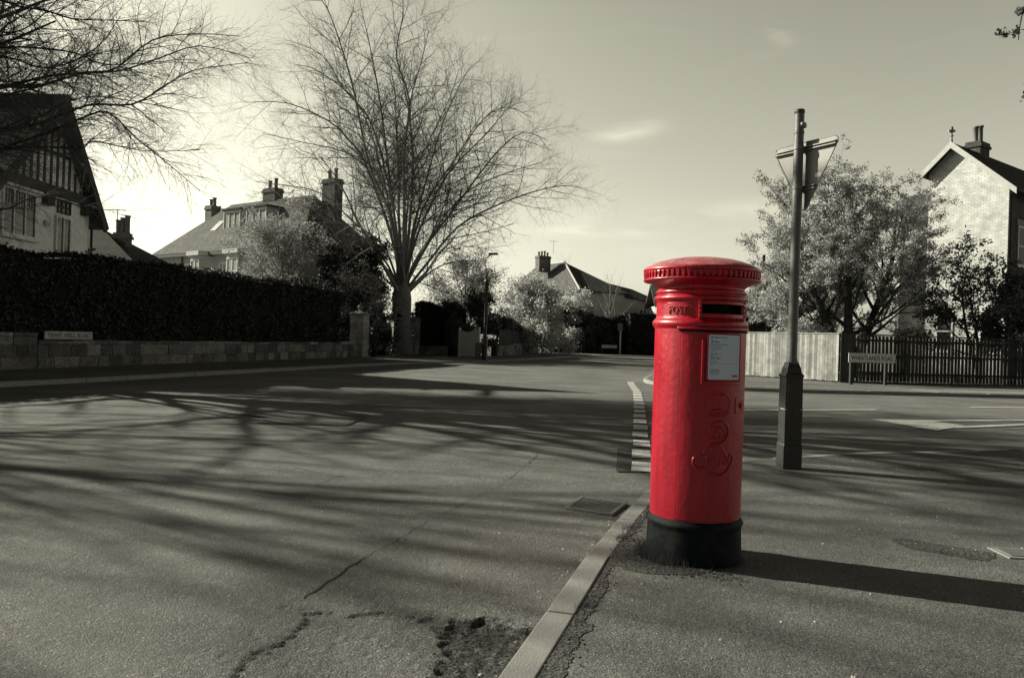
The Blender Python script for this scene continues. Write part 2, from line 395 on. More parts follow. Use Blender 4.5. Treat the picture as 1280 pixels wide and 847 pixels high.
# old rectangular trench repair
def sheet(name, pts, m, z, label, fine=None):
    b = MB(); b.poly([(p[0], p[1], z) for p in pts]); return tag(b.build(name, m), label, None, kind='structure')
sheet('road_repair', [G(*q) for q in ((297,518),(351,512.5),(461,520),(433,532),(320,529),(335,522))], M['pave2'], .014, 'rough dark rectangular repair in the road')
sheet('road_repair', [G(*q) for q in ((772,560),(792,560),(792,590),(770,590))], M['patch2'], .010, 'small dark square repair beside the give way line')

KN = [(-.62,.6),(-.3,1.6),(-.018,2.58),(.19,3.27),(.384,3.96),(.62,4.70),(.88,5.45),(1.13,6.11),(1.32,6.55),(1.62,7.02),(2.1,7.5),(2.9,8.05),(4.1,8.65),(6.4,9.3),(12,10.5),(24,13),(40,16)]
KL = [(-16,-10),(-13,3),(-11.6,8.5),(-9.8,14.7),(-7.6,22.8),(-5.7,30),(-4.6,33),(-2.6,37.3),(-.3,42),(2.2,50),(4.4,58),(6.4,63.5),(9.5,66.8),(14.5,69),(25,71.5),(60,78)]
KR = [(60,28),(30,23.6),(20,22.4),(12,21.7),(8.2,21.2),(6.1,21.3),(4.7,22.0),(4.1,23.3),(4.3,25.2),(5.2,28.5),(6.3,32.5),(9.5,41),(14,50),(21,56),(40,61),(60,65)]
def resample(line, step):
    pts = [Vector((p[0], p[1], 0)) for p in line]; out = [pts[0]]; acc = 0
    for i in range(len(pts)-1):
        a, b = pts[i], pts[i+1]; L = (b-a).length; s = step-acc
        while s <= L: out.append(a.lerp(b, s/L)); s += step
        acc = L-(s-step)
    return out
def smoothl(line, k=3):
    for _ in range(k):
        n = [line[0]]
        for i in range(len(line)-1):
            a, b = line[i], line[i+1]
            n += [(a[0]*.75+b[0]*.25, a[1]*.75+b[1]*.25), (a[0]*.25+b[0]*.75, a[1]*.25+b[1]*.75)]
        line = n+[line[-1]]
    return line
def kerb(line, side, w, step, label, H=.1, seed=1):
    r = random.Random(seed); pts = resample(smoothl(line, 2), step); m = MB()
    for i in range(len(pts)-1):
        a, b = pts[i], pts[i+1]; d = (b-a).normalized(); n = Vector((-d.y, d.x, 0))*side
        a2 = a+d*r.uniform(.003, .008); b2 = b-d*.004; j = r.uniform(-.006, .005); o = r.uniform(-.006, .006)
        ha = H+j; c = .012
        for (e0, e1, z0, z1) in ((0, w, -.05, ha-c), ):
            m.hexa([tuple(a2+n*(e0+o))[:2]+(z0,), tuple(b2+n*(e0+o))[:2]+(z0,), tuple(b2+n*(e1))[:2]+(z0,), tuple(a2+n*(e1))[:2]+(z0,),
                    tuple(a2+n*(e0+o+.008))[:2]+(ha,), tuple(b2+n*(e0+o+.008))[:2]+(ha,), tuple(b2+n*(e1))[:2]+(ha,), tuple(a2+n*(e1))[:2]+(ha,)])
    o = m.build('kerb', M['kerb'], bevel=.006); return tag(o, label, None, kind='structure')
kerb(KN, -1, .125, .914, 'pale concrete kerb curving round the near corner', .104, 3)
kerb(KL, 1, .13, 1.2, 'kerb along the left footway', .104, 4)
kerb(KR, -1, .13, 1.2, 'kerb round the far corner', .104, 5)
def offs(line, side, w):
    out = []
    for i, p in enumerate(line):
        a = line[max(0, i-1)]; b = line[min(len(line)-1, i+1)]; d = Vector((b[0]-a[0], b[1]-a[1], 0)).normalized()
        out.append((p[0]-d.y*side*w, p[1]+d.x*side*w))
    return out
def footway(line, side, tail, label):
    pts = offs(smoothl(line, 2), side, .05)+tail; m = MB(); m.poly([(p[0], p[1], .1) for p in pts])
    me = m.build('footway', M['pave']); bm = bmesh.new(); bm.from_mesh(me.data); bmesh.ops.triangulate(bm, faces=bm.faces); bm.to_mesh(me.data); bm.free()
    return tag(me, label, None, kind='structure')
footway(KN, -1, [(40,-8),(-.9,-8)], 'near tarmac footway on the street corner')
footway(KL, 1, [(60,120),(-90,120),(-90,-10)], 'left tarmac footway below the hedge')
footway(KR, -1, [(80,65),(80,28)], 'far tarmac footway below the board fence')

# road markings
def stripe(m, a, b, w, z=.014):
    a = Vector(a); b = Vector(b); d = (b-a).normalized(); n = Vector((-d.y, d.x))*w/2
    m.quad((a.x-n.x, a.y-n.y, z), (b.x-n.x, b.y-n.y, z), (b.x+n.x, b.y+n.y, z), (a.x+n.x, a.y+n.y, z))
mk = MB()
gl = [G(*q) for q in ((803,590),(803,575),(801,545),(800,520),(799,500),(795,487),(788,479),(789,476))]
gp = resample([(p.x, p.y) for p in gl], .1)
i = 0
while i+6 < len(gp):
    a, b = gp[i], gp[i+6]
    jx = rnd.uniform(-.012, .012)
    stripe(mk, (a.x+jx, a.y), (b.x+jx, b.y), .205); i += 9
mk2 = MB()
def band(m, pts):
    m.poly([(p.x, p.y, .013) for p in pts])
stripe(mk2, G(812,513).xy, G(1095,512).xy, .13)
stripe(mk2, G(1213,509).xy, G(1420,510).xy, .14)
stripe(mk2, G(1080,568.3).xy, G(1330,560.5).xy, .05)
isl = [G(*q) for q in ((1090,524),(1158,525.3),(1206,532),(1171,538.5))]
band(mk2, isl)
a0, a1 = G(1157,526), G(1420,524.5); stripe(mk2, a0.xy, a1.xy, .17)
a0, a1 = G(1190,534.3), G(1420,524.8); stripe(mk2, a0.xy, a1.xy, .19)
tag(mk.build('give_way_line', M['line']), 'broken white give way line across the junction mouth', None, kind='structure')
tag(mk2.build('lane_marking', M['line2']), 'worn white centre line and island marking in side road', None, kind='structure')
# tactile paving
tp = MB(); q = [Vector((12.3,22.05,0)), Vector((16.4,22.45,0)), Vector((16.2,23.6,0)), Vector((12.1,23.2,0))]
tp.prism([(p.x, p.y) for p in q], .09, .106)
for i in range(40):
    for j in range(11):
        p = q[0].lerp(q[1], (i+.5)/40).lerp(q[3].lerp(q[2], (i+.5)/40), (j+.5)/11); s = .018
        tp.box(p.x-s, p.x+s, p.y-s, p.y+s, .105, .112)
tag(tp.build('tactile_paving', M['kerb'], fix=False), 'pale blister paving on the far footway', None, kind='structure')

# ------------------------------------------------------------------ drain grating
q = [G(706,636), G(727,621), G(784,630), G(765,645)]
ctr = sum(q, Vector())/4
dg = thing('drain_grating', 'slotted cast iron drain grating in the gutter beside the near kerb', 'drain', (ctr.x, ctr.y, 0))
fr = MB(); qq = [p-ctr for p in q]; 
def bil(s, t): return qq[0].lerp(qq[1], t).lerp(qq[3].lerp(qq[2], t), s)
def slab(m, s0, s1, t0, t1, z0, z1):
    c = [bil(s0,t0), bil(s1,t0), bil(s1,t1), bil(s0,t1)]
    m.hexa([(p.x, p.y, z0) for p in c]+[(p.x, p.y, z1) for p in c])
for a in ((0,.07,0,1),(.93,1,0,1),(.07,.93,0,.06),(.07,.93,.94,1)): slab(fr, *a, -.03, .018)
fr.build('frame', M['iron'], dg, bevel=.003)
pit_darkness = MB(); slab(pit_darkness, .07, .93, .06, .94, .0125, .0132); pit_darkness.build('pit_darkness', M['black'], dg)  # flat black sheet above the road, its colour stands for the unlit pit
for i in range(7):
    b = MB(); t = .06+.88*(i+.62)/7.2; slab(b, .07, .93, t-.019, t+.019, .0133, .0165); b.build('bar', M['iron'], dg)

# ------------------------------------------------------------------ pillar box
BX, BY = 1.015, 4.16; BZ = .1
pb = thing('post_box', 'tall red cast iron pillar box with black base standing at the kerb', 'post box', (BX, BY, BZ))
VIEW = math.atan2(-BY, -BX)             # direction to the camera
def ang(deg): return VIEW+R(deg)        # + = to the right as seen from the camera
def S(deg, z, r): a = ang(deg); return Vector((r*math.cos(a), r*math.sin(a), z))
n = 144
FRONT = 32
bs = MB(); bs.lathe([(.0,-.05),(.252,-.05),(.252,.03),(.249,.10),(.247,.165),(.2475,.185),(.254,.192),(.256,.203),(.252,.214),(.246,.220),(.244,.226),(.238,.230)], n=n)
o = bs.build('base', M['base'], pb, smooth=True)
DS0, DS1 = FRONT-54.5, FRONT+54.5
def prof_skip(prof, mb, zlo, zhi, d0, d1, r=None, z_extra=()):
    def skip(i, k):
        z = (prof[i][1]+prof[i+1][1])/2
        a = (math.degrees(2*math.pi*(k+.5)/n+ang0-VIEW)+180) % 360-180
        return zlo < z < zhi and d0 < a < d1
    return skip
ang0 = 0
AP0, AP1, AZ0, AZ1 = 2.0, 63, 1.302, 1.350
EZ = BZ  # heights below are above the footway
body = MB()
prof = [(.238,.228),(.2385,.5),(.2385,.85),(.2385,1.224)]
body.lathe(prof, n=n)
body.build('body', M['red'], pb, smooth=True)
neck = MB()
prof = [(.2385,1.221),(.243,1.229),(.251,1.238),(.2540,1.250),(.251,1.261),(.243,1.270),(.236,1.276),(.234,1.284),(.234,AZ0),(.234,AZ1),(.234,1.364),(.237,1.368),(.245,1.374),(.2475,1.383),(.2455,1.392),(.237,1.397),(.232,1.402),(.233,1.408),(.239,1.412),(.2405,1.418),(.237,1.424),(.229,1.429),(.227,1.437),(.232,1.447),(.245,1.456),(.268,1.465),(.287,1.471),(.290,1.474)]
neck.lathe(prof, n=n, skip=prof_skip(prof, neck, AZ0, AZ1, AP0, AP1))
o = sharp(neck.build('neck', M['red'], pb, smooth=True), 50)
cap = MB(); cap.lathe([(.285,1.470),(.302,1.473),(.3085,1.478),(.3085,1.484),(.300,1.488),(.299,1.520),(.306,1.524),(.310,1.530),(.310,1.537),(.306,1.544),(.292,1.554),(.268,1.566),(.23,1.581),(.18,1.595),(.12,1.605),(.06,1.610),(.0,1.611)], n=n)
cap.build('cap', M['red'], pb, smooth=True)
dn = MB()
def arcbox(m, a0, a1, z0, z1, r0, r1, seg=None):
    seg = seg or max(1, int(abs(a1-a0)/3))
    for i in range(seg):
        p, q = a0+(a1-a0)*i/seg, a0+(a1-a0)*(i+1)/seg
        m.hexa([S(p,z0,r0), S(q,z0,r0), S(q,z0,r1), S(p,z0,r1), S(p,z1,r0), S(q,z1,r0), S(q,z1,r1), S(p,z1,r1)])
def arcpiece(name, a0, a1, z0, z1, r0, r1, m, parent, bev=.0025):
    mb = MB(); seg = max(1, int(abs(a1-a0)/3)); 
    st = len(mb.v)
    for i in range(seg+1):
        p = a0+(a1-a0)*i/seg; mb.v += [tuple(S(p,z0,r0)), tuple(S(p,z0,r1)), tuple(S(p,z1,r1)), tuple(S(p,z1,r0))]
    for i in range(seg):
        a = 4*i; b = a+4
        for k in range(4): mb.f.append((a+k, a+(k+1)%4, b+(k+1)%4, b+k))
    mb.f.append((0,1,2,3)); e = 4*seg; mb.f.append((e+3,e+2,e+1,e))
    return mb.build(name, m, parent, bevel=bev)
for k in range(64):
    a = k*360/64
    # leaf shaped gadroon: wide at the top, tapering down
    z0, z1 = 1.488, 1.522
    c = [(a-1.0, z0, .298), (a+1.0, z0, .298), (a+1.0, z0, .3055), (a-1.0, z0, .3055), (a-1.9, z1, .298), (a+1.9, z1, .298), (a+1.9, z1, .3095), (a-1.9, z1, .3095)]
    dn.hexa([S(*q) for q in c])
dn.build('gadroon_border', M['red'], pb, bevel=.0022)
# aperture recess
ap = MB(); seg = 20
for i in range(seg):
    p, q = AP0-2+(AP1-AP0+4)*i/seg, AP0-2+(AP1-AP0+4)*(i+1)/seg
    ap.quad(S(p,AZ0-.01,.19), S(q,AZ0-.01,.19), S(q,AZ1+.02,.19), S(p,AZ1+.02,.19))
    ap.quad(S(p,AZ0-.002,.19), S(q,AZ0-.002,.19), S(q,AZ0-.002,.236), S(p,AZ0-.002,.236))
    ap.quad(S(p,AZ1+.002,.19), S(q,AZ1+.002,.19), S(q,AZ1+.002,.236), S(p,AZ1+.002,.236))
for a in (AP0-2, AP1+2): ap.quad(S(a,AZ0-.01,.19), S(a,AZ0-.01,.236), S(a,AZ1+.02,.236), S(a,AZ1+.02,.19))
ap.build('aperture', M['black'], pb, fix=False)
hood = thing('aperture_frame', None, None); hood.parent = pb
bpy.data.objects.remove(hood)
fr = arcpiece('aperture_frame', AP0-.6, AP1+.8, AZ1, AZ1+.016, .230, .2475, M['red'], pb)
arcpiece('rain_lip', AP0-4.5, AP1+3, AZ1+.0165, AZ1+.022, .230, .2555, M['red'], fr)
arcpiece('bottom_rail', AP0-.6, AP1+.8, AZ0-.022, AZ0, .230, .2465, M['red'], fr)
for (a, b) in ((AP0-4.2, AP0), (AP1, AP1+4)):
    sd = arcpiece('side_panel', a, b, AZ0-.030, AZ1+.016, .230, .2485, M['red'], fr)
    for zz in (AZ0-.018, AZ0+.004, AZ0+.03, AZ1+.008):
        arcpiece('ornament', a+1.0, b-1.0, zz, zz+.013, .2475, .2535, M['red'], sd, .003)
def wrap(deg0, z0, r):
    return lambda a, b, t: S(deg0+math.degrees(a/r), z0+b, r+t)
for (dd, s) in ((-29, 'POST'),):
    tx = text_mb(s, .108, .046, .007, wrap(dd, 1.320, .2335), bold=.012)
    tx.build('raised_lettering', M['red'], pb, bevel=.0018)
tx = text_mb('OFFICE', .14, .046, .007, wrap(93, 1.320, .2335), bold=.012); tx.build('raised_lettering', M['red'], pb)
# raised label panel behind POST
arcpiece('letter_panel', -46, -12.5, 1.350, 1.356, .2325, .2360, M['red'], pb, .002)
# door
door = arcpiece('door', DS0, DS1, .236, 1.214, .2365, .2425, M['red'], pb, .003)
seam = MB()
for a in (DS0-.5,):
    arcbox(seam, a-.28, a+.28, .232, 1.222, .2370, .2390, 1)
seam.build('door_seam', M['black'], pb)
arcpiece('moulding_and_dark_line', DS0-4, DS1+2, 1.2175, 1.2325, .2365, .2560, M['red'], pb, .004)
arcpiece('moulding_and_dark_line', DS0-3, DS1+1, 1.2075, 1.2165, .2365, .2490, M['black'], pb, .001)  # dark line under the red moulding, put in as a black band
# notice frame and plate
fz0, fz1, fa0, fa1 = .945, 1.202, 3.0, 59
nf = arcpiece('notice_frame', fa0, fa0+3.6, fz0, fz1-.03, .2410, .2540, M['red'], pb, .004)
arcpiece('frame_rail', fa0, fa1, fz0-.008, fz0+.012, .2410, .2500, M['red'], nf, .004)
arcpiece('frame_rail', fa0, fa1, fz1-.004, fz1+.004, .2410, .2475, M['red'], nf, .004)
arcpiece('frame_rail', fa1-3.4, fa1, fz0, fz1, .2410, .2500, M['red'], nf, .004)
pa0, pa1, pz0, pz1 = 9.5, 52, .966, 1.194
# flat enamel plate held in the frame
A = S(pa0, 0, .2455); Bp = S(pa1, 0, .2455); mid = (A+Bp)/2; dirp = (Bp-A).normalized(); nor = Vector((dirp.y, -dirp.x, 0))
if nor.dot(mid) < 0: nor = -nor
wid = (Bp-A).length; off = mid+nor*.0125
def pl(a, b, t): return off+dirp*a+nor*(.003+t)+Vector((0, 0, (pz0+pz1)/2+b))
hgt = pz1-pz0
bk = MB(); h = wid/2+.006; c0 = [pl(-h,-hgt/2-.006,-.02), pl(h,-hgt/2-.006,-.02), pl(h,-hgt/2-.006,-.0035), pl(-h,-hgt/2-.006,-.0035), pl(-h,hgt/2+.006,-.02), pl(h,hgt/2+.006,-.02), pl(h,hgt/2+.006,-.0035), pl(-h,hgt/2+.006,-.0035)]
bk.hexa(c0); bk.build('notice_backing', M['red'], pb, bevel=.002)
pm = MB(); rr = .008; outl = []
for (cx, cz, a0) in ((wid/2-rr, hgt/2-rr, 0), (-wid/2+rr, hgt/2-rr, 90), (-wid/2+rr, -hgt/2+rr, 180), (wid/2-rr, -hgt/2+rr, 270)):
    for k in range(5): a = R(a0+k*22.5); outl.append((cx+rr*math.cos(a), cz+rr*math.sin(a)))
pm.poly([pl(x, z, .0) for x, z in outl]); k = len(outl); pm.v += [tuple(pl(x, z, -.003)) for x, z in outl]
for i in range(k): j = (i+1) % k; pm.f.append((i, j, k+j, k+i))
plate = pm.build('notice_plate', M['enamel'], pb)
def onplate(s, cx, cz, w, hh, m, name='printed_text'):
    f = lambda a, b, t: pl(cx+a, cz+b, .0006+t)
    text_mb(s, w, hh, .0002, f, bold=.01).build(name, m, plate)
H2 = hgt/2; W2 = wid/2
onplate('Monday to Friday', -W2+.058, H2-.014, .094, .010, M['ink'])
onplate('5', -W2+.017, H2-.033, .010, .018, M['ink']); onplate('.30pm', -W2+.043, H2-.036, .034, .011, M['ink'])
onplate('Saturday', -W2+.030, H2-.098, .046, .009, M['ink'])
onplate('12', -W2+.022, H2-.116, .019, .018, M['ink']); onplate('.15pm', -W2+.052, H2-.119, .034, .011, M['ink'])
sm = MB(); r2 = random.Random(3)
def bar(m, x0, x1, z, t=.0012):
    m.quad(pl(x0,z-t,.0007), pl(x1,z-t,.0007), pl(x1,z+t,.0007), pl(x0,z+t,.0007))
for (z, x1, t) in ((H2-.050,.104,.0014),(H2-.060,.060,.0012),(H2-.070,.064,.0013),(H2-.080,.034,.0012),(H2-.137,.044,.0012),(H2-.147,W2*2-.02,.0005),(H2-.154,.02,.0009),(H2-.178,.05,.0015),(H2-.186,.062,.0010),(H2-.192,.048,.0012),(H2-.200,.05,.0007)):
    x = -W2+.008
    while x < -W2+.008+x1:
        w = r2.uniform(.004, .011) if t > .0006 else x1; bar(sm, x, min(x+w, -W2+.008+x1), z, t); x += w+.0022
sm.build('printed_text', M['ink'], plate, fix=False)
rb2 = MB(); rb2.quad(pl(W2-.038,-H2+.014,.0008), pl(W2-.008,-H2+.014,.0008), pl(W2-.008,-H2+.024,.0008), pl(W2-.038,-H2+.024,.0008)); rb2.build('emblem', M['redink'], plate)
# lock and hinge boss
lk = arcpiece('lock_plate', FRONT+19, FRONT+42, .79, .872, .2410, .2465, M['red'], pb, .003)
lb = MB(); lb.tube([S(FRONT+31, .83, .243), S(FRONT+31, .83, .255)], .014, 16); lb.build('lock_boss', M['red'], lk, bevel=.002)
# royal cypher, raised
cy = MB(); c0a, c0z = 30, .0
def cs(pts, r=.0045, w=.2425, close=False, sub=6):
    # pts in metres (x to the right, z up) smooth curve on the cylinder
    V = [Vector((p[0], p[1], 0)) for p in pts]; out = []
    if close: V = V+[V[0]]
    for i in range(len(V)-1):
        p0 = V[i-1] if i else (V[-2] if close else V[0]); p1 = V[i]; p2 = V[i+1]; p3 = V[i+2] if i+2 < len(V) else (V[1] if close else V[-1])
        for k in range(sub):
            t = k/sub; out.append(.5*((2*p1)+(p2-p0)*t+(2*p0-5*p1+4*p2-p3)*t*t+(3*p1-p0-3*p2+p3)*t**3))
    out.append(V[-1])
    pp = [S(FRONT-7+math.degrees(q.x/.2425), q.y, w) for q in out]; m = len(pp)
    r *= 1.2; rad = [r*(.55+.45*math.sin(math.pi*min(1, max(0, (i+.5)/m)))) if not close else r for i in range(m)]
    cy.tube(pp, rad, 7)
# coordinates: image crop 5 px = 1 px*6.5 ; x px offset from 300, z from row
def q(x, y): return ((x-300)/6.51*.0041*1.0, EYE-BZ+((423-(470+y/6.51))+ (850+x/6.51-640)*sr)/F*3.93)
cs([q(225,275),(q(300,268)),(q(395,282))], .0045); cs([q(220,310),(q(300,322)),(q(395,318))], .0055)
cs([q(225,275),q(222,200),q(255,150),q(300,150),q(315,180)], .004); cs([q(395,280),q(412,200),q(370,150),q(330,150),q(315,180)], .004)
cs([q(315,270),q(315,200),q(315,140)], .003); cs([q(305,140),q(312,118),q(325,140)], .004)
for x in (225,255,285,315,345,375,400): cs([q(x,292),q(x+5,298)], .0055)
cs([q(330,505),q(250,495),q(225,440),q(255,385),q(320,365),q(385,390),q(405,450),q(370,520),q(310,545),q(235,560),q(195,620),q(215,690),q(190,735),q(140,735),q(108,695),q(120,655),q(155,660),q(160,690)], .0062)
cs([q(265,480),q(300,420),q(345,420),q(372,470),q(340,510)], .004)
cs([q(215,430),q(250,400),q(300,420),q(330,470),q(300,500),q(270,470)], .004)
cs([q(285,560),q(260,650),q(205,720),q(240,770),q(310,800),q(385,780),q(440,720),q(462,660),q(430,640),q(420,680),q(440,730)], .0056)
cs([q(310,540),q(360,600),q(400,660),q(430,740)], .005)
cs([q(300,620),q(320,720),q(340,620)], .0035); cs([q(358,620),q(360,715)], .0035); cs([q(382,620),q(384,715)], .0035)
cy.build('raised_cypher', M['red'], pb, smooth=True)

# ------------------------------------------------------------------ give way sign and pole
px, py = G(990,586,.1).xy
py += .09; px = px
sp = thing('traffic_sign', 'triangular road sign seen from behind on a grey steel pole beyond the red box', 'road sign', (px, py, .1))
bb = MB(); a = .084; tt = R(2)
def sq(r, z): return [(r*math.cos(tt+R(45+90*k))*1.414, r*math.sin(tt+R(45+90*k))*1.414, z) for k in range(4)]
prf = [(a+.006,-.02),(a+.006,.22),(a,.235),(a,.55),(a-.002,.86),(a+.006,.87),(a+.006,.885),(a-.01,.90),(.065,.955),(.053,.985),(.053,1.0)]
st = 0
for r, z in prf: bb.v += sq(r, z)
for i in range(len(prf)-1):
    for k in range(4): k2 = (k+1) % 4; bb.f.append((4*i+k, 4*i+k2, 4*i+4+k2, 4*i+4+k))
bb.build('base_box', M['metald'], sp, bevel=.006)
dp = MB(); r = a+.0045; 
dp.box(-.062, .062, -a-.009, -a-.001, .27, .83); dp.build('access_door', M['metald'], sp, bevel=.003)
tp2 = MB(); tp2.box(-a-.001, a+.001, -a-.0028, a+.001, .556, .566); tp2.build('tape_band', M['off'], sp)
pole = MB(); pole.lathe([(.054,.96),(.054,1.02),(.046,1.05),(.0455,2.0),(.0455,2.62),(.044,2.63),(.044,3.38)], n=24); pole.build('pole', M['metal'], sp, smooth=True)
cpz = MB(); cpz.lathe([(.0,3.40),(.044,3.398),(.048,3.39),(.048,3.365),(.044,3.36)], n=24); cpz.build('cap', M['metald'], sp, smooth=True)
lens = MB(); lens.tube([Vector((.01,-.044,3.25)), Vector((.018,-.062,3.25))], .02, 14); lens.tube([Vector((.03,-.02,3.245)), Vector((.052,-.035,3.245))], .026, 14); lens.build('photocell', M['alu'], sp)
bd = MB(); bd.lathe([(.044,3.19),(.049,3.19),(.049,3.17),(.044,3.17)], n=24); bd.build('clamp_band', M['metal'], sp)
dS = Vector((.36,-.60,0)).normalized(); nS = Vector((.857,.514,0))  # sign faces away from camera
cS = nS*.075+dS*.02
def sg(a, z, t): return cS+dS*a+nS*t+Vector((0, 0, z))
ztop, half, zb = 3.10, .375, 2.43
tri = []; rr = .045
for (cx, cz, a0, a1) in ((half-rr*1.5, ztop-rr, -30, 90), (-half+rr*1.5, ztop-rr, 90, 210), (0, zb+rr*2-.02, 210, 330)):
    for k in range(7): a = R(a0+(a1-a0)*k/6); tri.append((cx+rr*math.cos(a), cz+rr*math.sin(a)))
pm = MB(); k = len(tri); pm.v = [tuple(sg(x, z, 0)) for x, z in tri]+[tuple(sg(x, z, .003)) for x, z in tri]
pm.f = [tuple(range(k)), tuple(range(2*k-1, k-1, -1))]+[(i, (i+1)%k, k+(i+1)%k, k+i) for i in range(k)]
pm.build('sign_plate', M['alu'], sp)
rm = MB(); tri_c = [Vector(sg(x, z, 0)) for x, z in tri]; rm.tube(tri_c+[tri_c[0]], .005, 6); rm.build('edge_rim', M['alu'], sp)
for z0 in (3.035, 2.66):
    hw = half-.03 if z0 > 2.7 else .13
    rl = MB()
    for (z1, z2, t1, t2) in ((z0-.018,z0+.018,-.004,-.001),(z0-.018,z0-.013,-.028,-.004),(z0+.013,z0+.018,-.028,-.004),(z0-.018,z0-.008,-.031,-.028),(z0+.008,z0+.018,-.031,-.028)):
        rl.hexa([sg(-hw,z1,t1), sg(hw,z1,t1), sg(hw,z1,t2), sg(-hw,z1,t2), sg(-hw,z2,t1), sg(hw,z2,t1), sg(hw,z2,t2), sg(-hw,z2,t2)])
    rl.build('mounting_rail', M['alu'], sp)
    cl = MB(); cl.lathe([(.046,z0-.017),(.0505,z0-.017),(.0505,z0+.017),(.046,z0+.017)], n=24)
    cl.build('clamp_band', M['alu'], sp)
st = MB(); st.hexa([sg(.115,2.745,-.002),sg(.185,2.745,-.002),sg(.185,2.745,-.0005),sg(.115,2.745,-.0005),sg(.115,2.785,-.002),sg(.185,2.785,-.002),sg(.185,2.785,-.0005),sg(.115,2.785,-.0005)]); st.build('sticker', M['white'], sp)

# ------------------------------------------------------------------ street name plates
def nameplate(label, s, p0, p1, zc, h, legs, mplate, name='street_sign', split=True):
    f = Face(p0, (p1[0]-p0[0], p1[1]-p0[1])); L = math.hypot(p1[0]-p0[0], p1[1]-p0[1])
    t = thing(name, label, 'street sign', (p0[0], p0[1], .1)); f.o = Vector((0, 0, 0)); zc -= .1
    b = MB(); f.box(b, 0, L, zc-h/2, zc+h/2, 0, .02); pl_ = b.build('name_plate', mplate, t, bevel=.004)
    if s:
        e = MB(); w = .008
        for a in ((.02, L-.02, zc+h/2-.03, zc+h/2-.03+w), (.02, L-.02, zc-h/2+.03-w, zc-h/2+.03), (.02, .02+w, zc-h/2+.03, zc+h/2-.03), (L-.02-w, L-.02, zc-h/2+.03, zc+h/2-.03)):
            f.box(e, *a, .021, .023)
        e.build('border_line', M['letter'], pl_)
        tm = text_mb(s, L*.90, h*.52, .002, lambda a, b_, tt_: f.p(L/2+a, zc+b_, .0215+tt_), bold=.015); tm.build('lettering', M['letter'], pl_)
    for a in legs:
        b = MB(); f.box(b, a-.05, a+.05, -.05, zc+h/2-.02, -.08, -.002); b.build('post', M['fenced'], t)
    return t
a, b = P(1060.5,447,25.2), P(1119,449,25.45)
nameplate('white nameplate reading WHEATLANDS ROAD on two posts before the dark fence', 'WHEATLANDS ROAD', a.xy, b.xy, EYE+(423-447+ (1090-640)*sr)/F*25.3, .30, (.14, 1.38), M['white'])

# ------------------------------------------------------------------ stone wall, hedge
def polyface(line):
    out = []
    for i in range(len(line)-1):
        d = (line[i+1][0]-line[i][0], line[i+1][1]-line[i][1]); out.append((Face(line[i], d), math.hypot(*d)))
    return out
def stonewall(name, label, line, h, th, seed=1, courses=3, coping=True, hfun=None, m='stone', ml='stonelight'):
    r = random.Random(seed); t = thing(name, label, 'wall', (line[0][0], line[0][1], .1))
    off = Vector((line[0][0], line[0][1], .1)); mb = MB(); core = MB(); cp = MB()
    for f, L in polyface([(p[0]-off.x, p[1]-off.y) for p in line]):
        f.box(core, 0, L, -.1, h-.07, -th+.012, -.012)
        z = 0
        for c in range(courses):
            ch = (h-.1)/courses*r.uniform(.9, 1.1); a = 0
            if c == courses-1: ch = h-.1-z
            while a < L:
                w = r.uniform(.28, .75); a2 = min(L, a+w)
                pr = r.uniform(0, .022)
                f.box(mb, a+.006, a2-.006, z+.006 if c else -.05, z+ch-.006, -.02, pr); a = a2
            z += ch
        if coping:
            a = 0
            while a < L:
                a2 = min(L, a+r.uniform(.5, .9)); f.box(cp, a+.004, a2-.004, h-.1+r.uniform(0, .006), h+r.uniform(-.012, .012), -th-.01, .03); a = a2
    mb.build('stonework', M[m], t, bevel=.012); core.build('mortar_core', M['earth'], t)
    if coping: cp.build('coping', M[m], t, bevel=.012)
    return t
WL = [(-15.6,4.5),(-12.45,18.7),(-11.8,21.4),(-7.75,38.6)]
d = Vector((WL[2][0]-WL[1][0], WL[2][1]-WL[1][1])).normalized()
def inter(z, a, b):  # point on wall line seen at pixel column
    pass
stonewall('stone_wall', 'taller end of sandstone wall below the left hedge', [(-15.6,4.5),(-12.2,19.75)], .92, .35, 2, 3)
stonewall('stone_wall', 'low sandstone wall running under the long dark hedge', [(-12.2,19.78),(-10.0,29.1),(-7.75,38.5)], .72, .3, 3, 2)
def leafquads(mb, n, fn, size, r, flat=.5):
    for _ in range(n):
        p, nn = fn(r)
        a = Vector((r.gauss(0,1), r.gauss(0,1), r.gauss(0,1)))
        if nn is not None: a = a*flat+nn
        a.normalize(); t = a.cross(Vector((r.gauss(0,1), r.gauss(0,1), r.gauss(0,1))))
        if t.length < 1e-3: continue
        t.normalize(); b = a.cross(t); s = size*r.uniform(.4, 1.65)
        t = t*s; b = b*s*.55
        mb.quad(tuple(p-t), tuple(p-b), tuple(p+t), tuple(p+b))
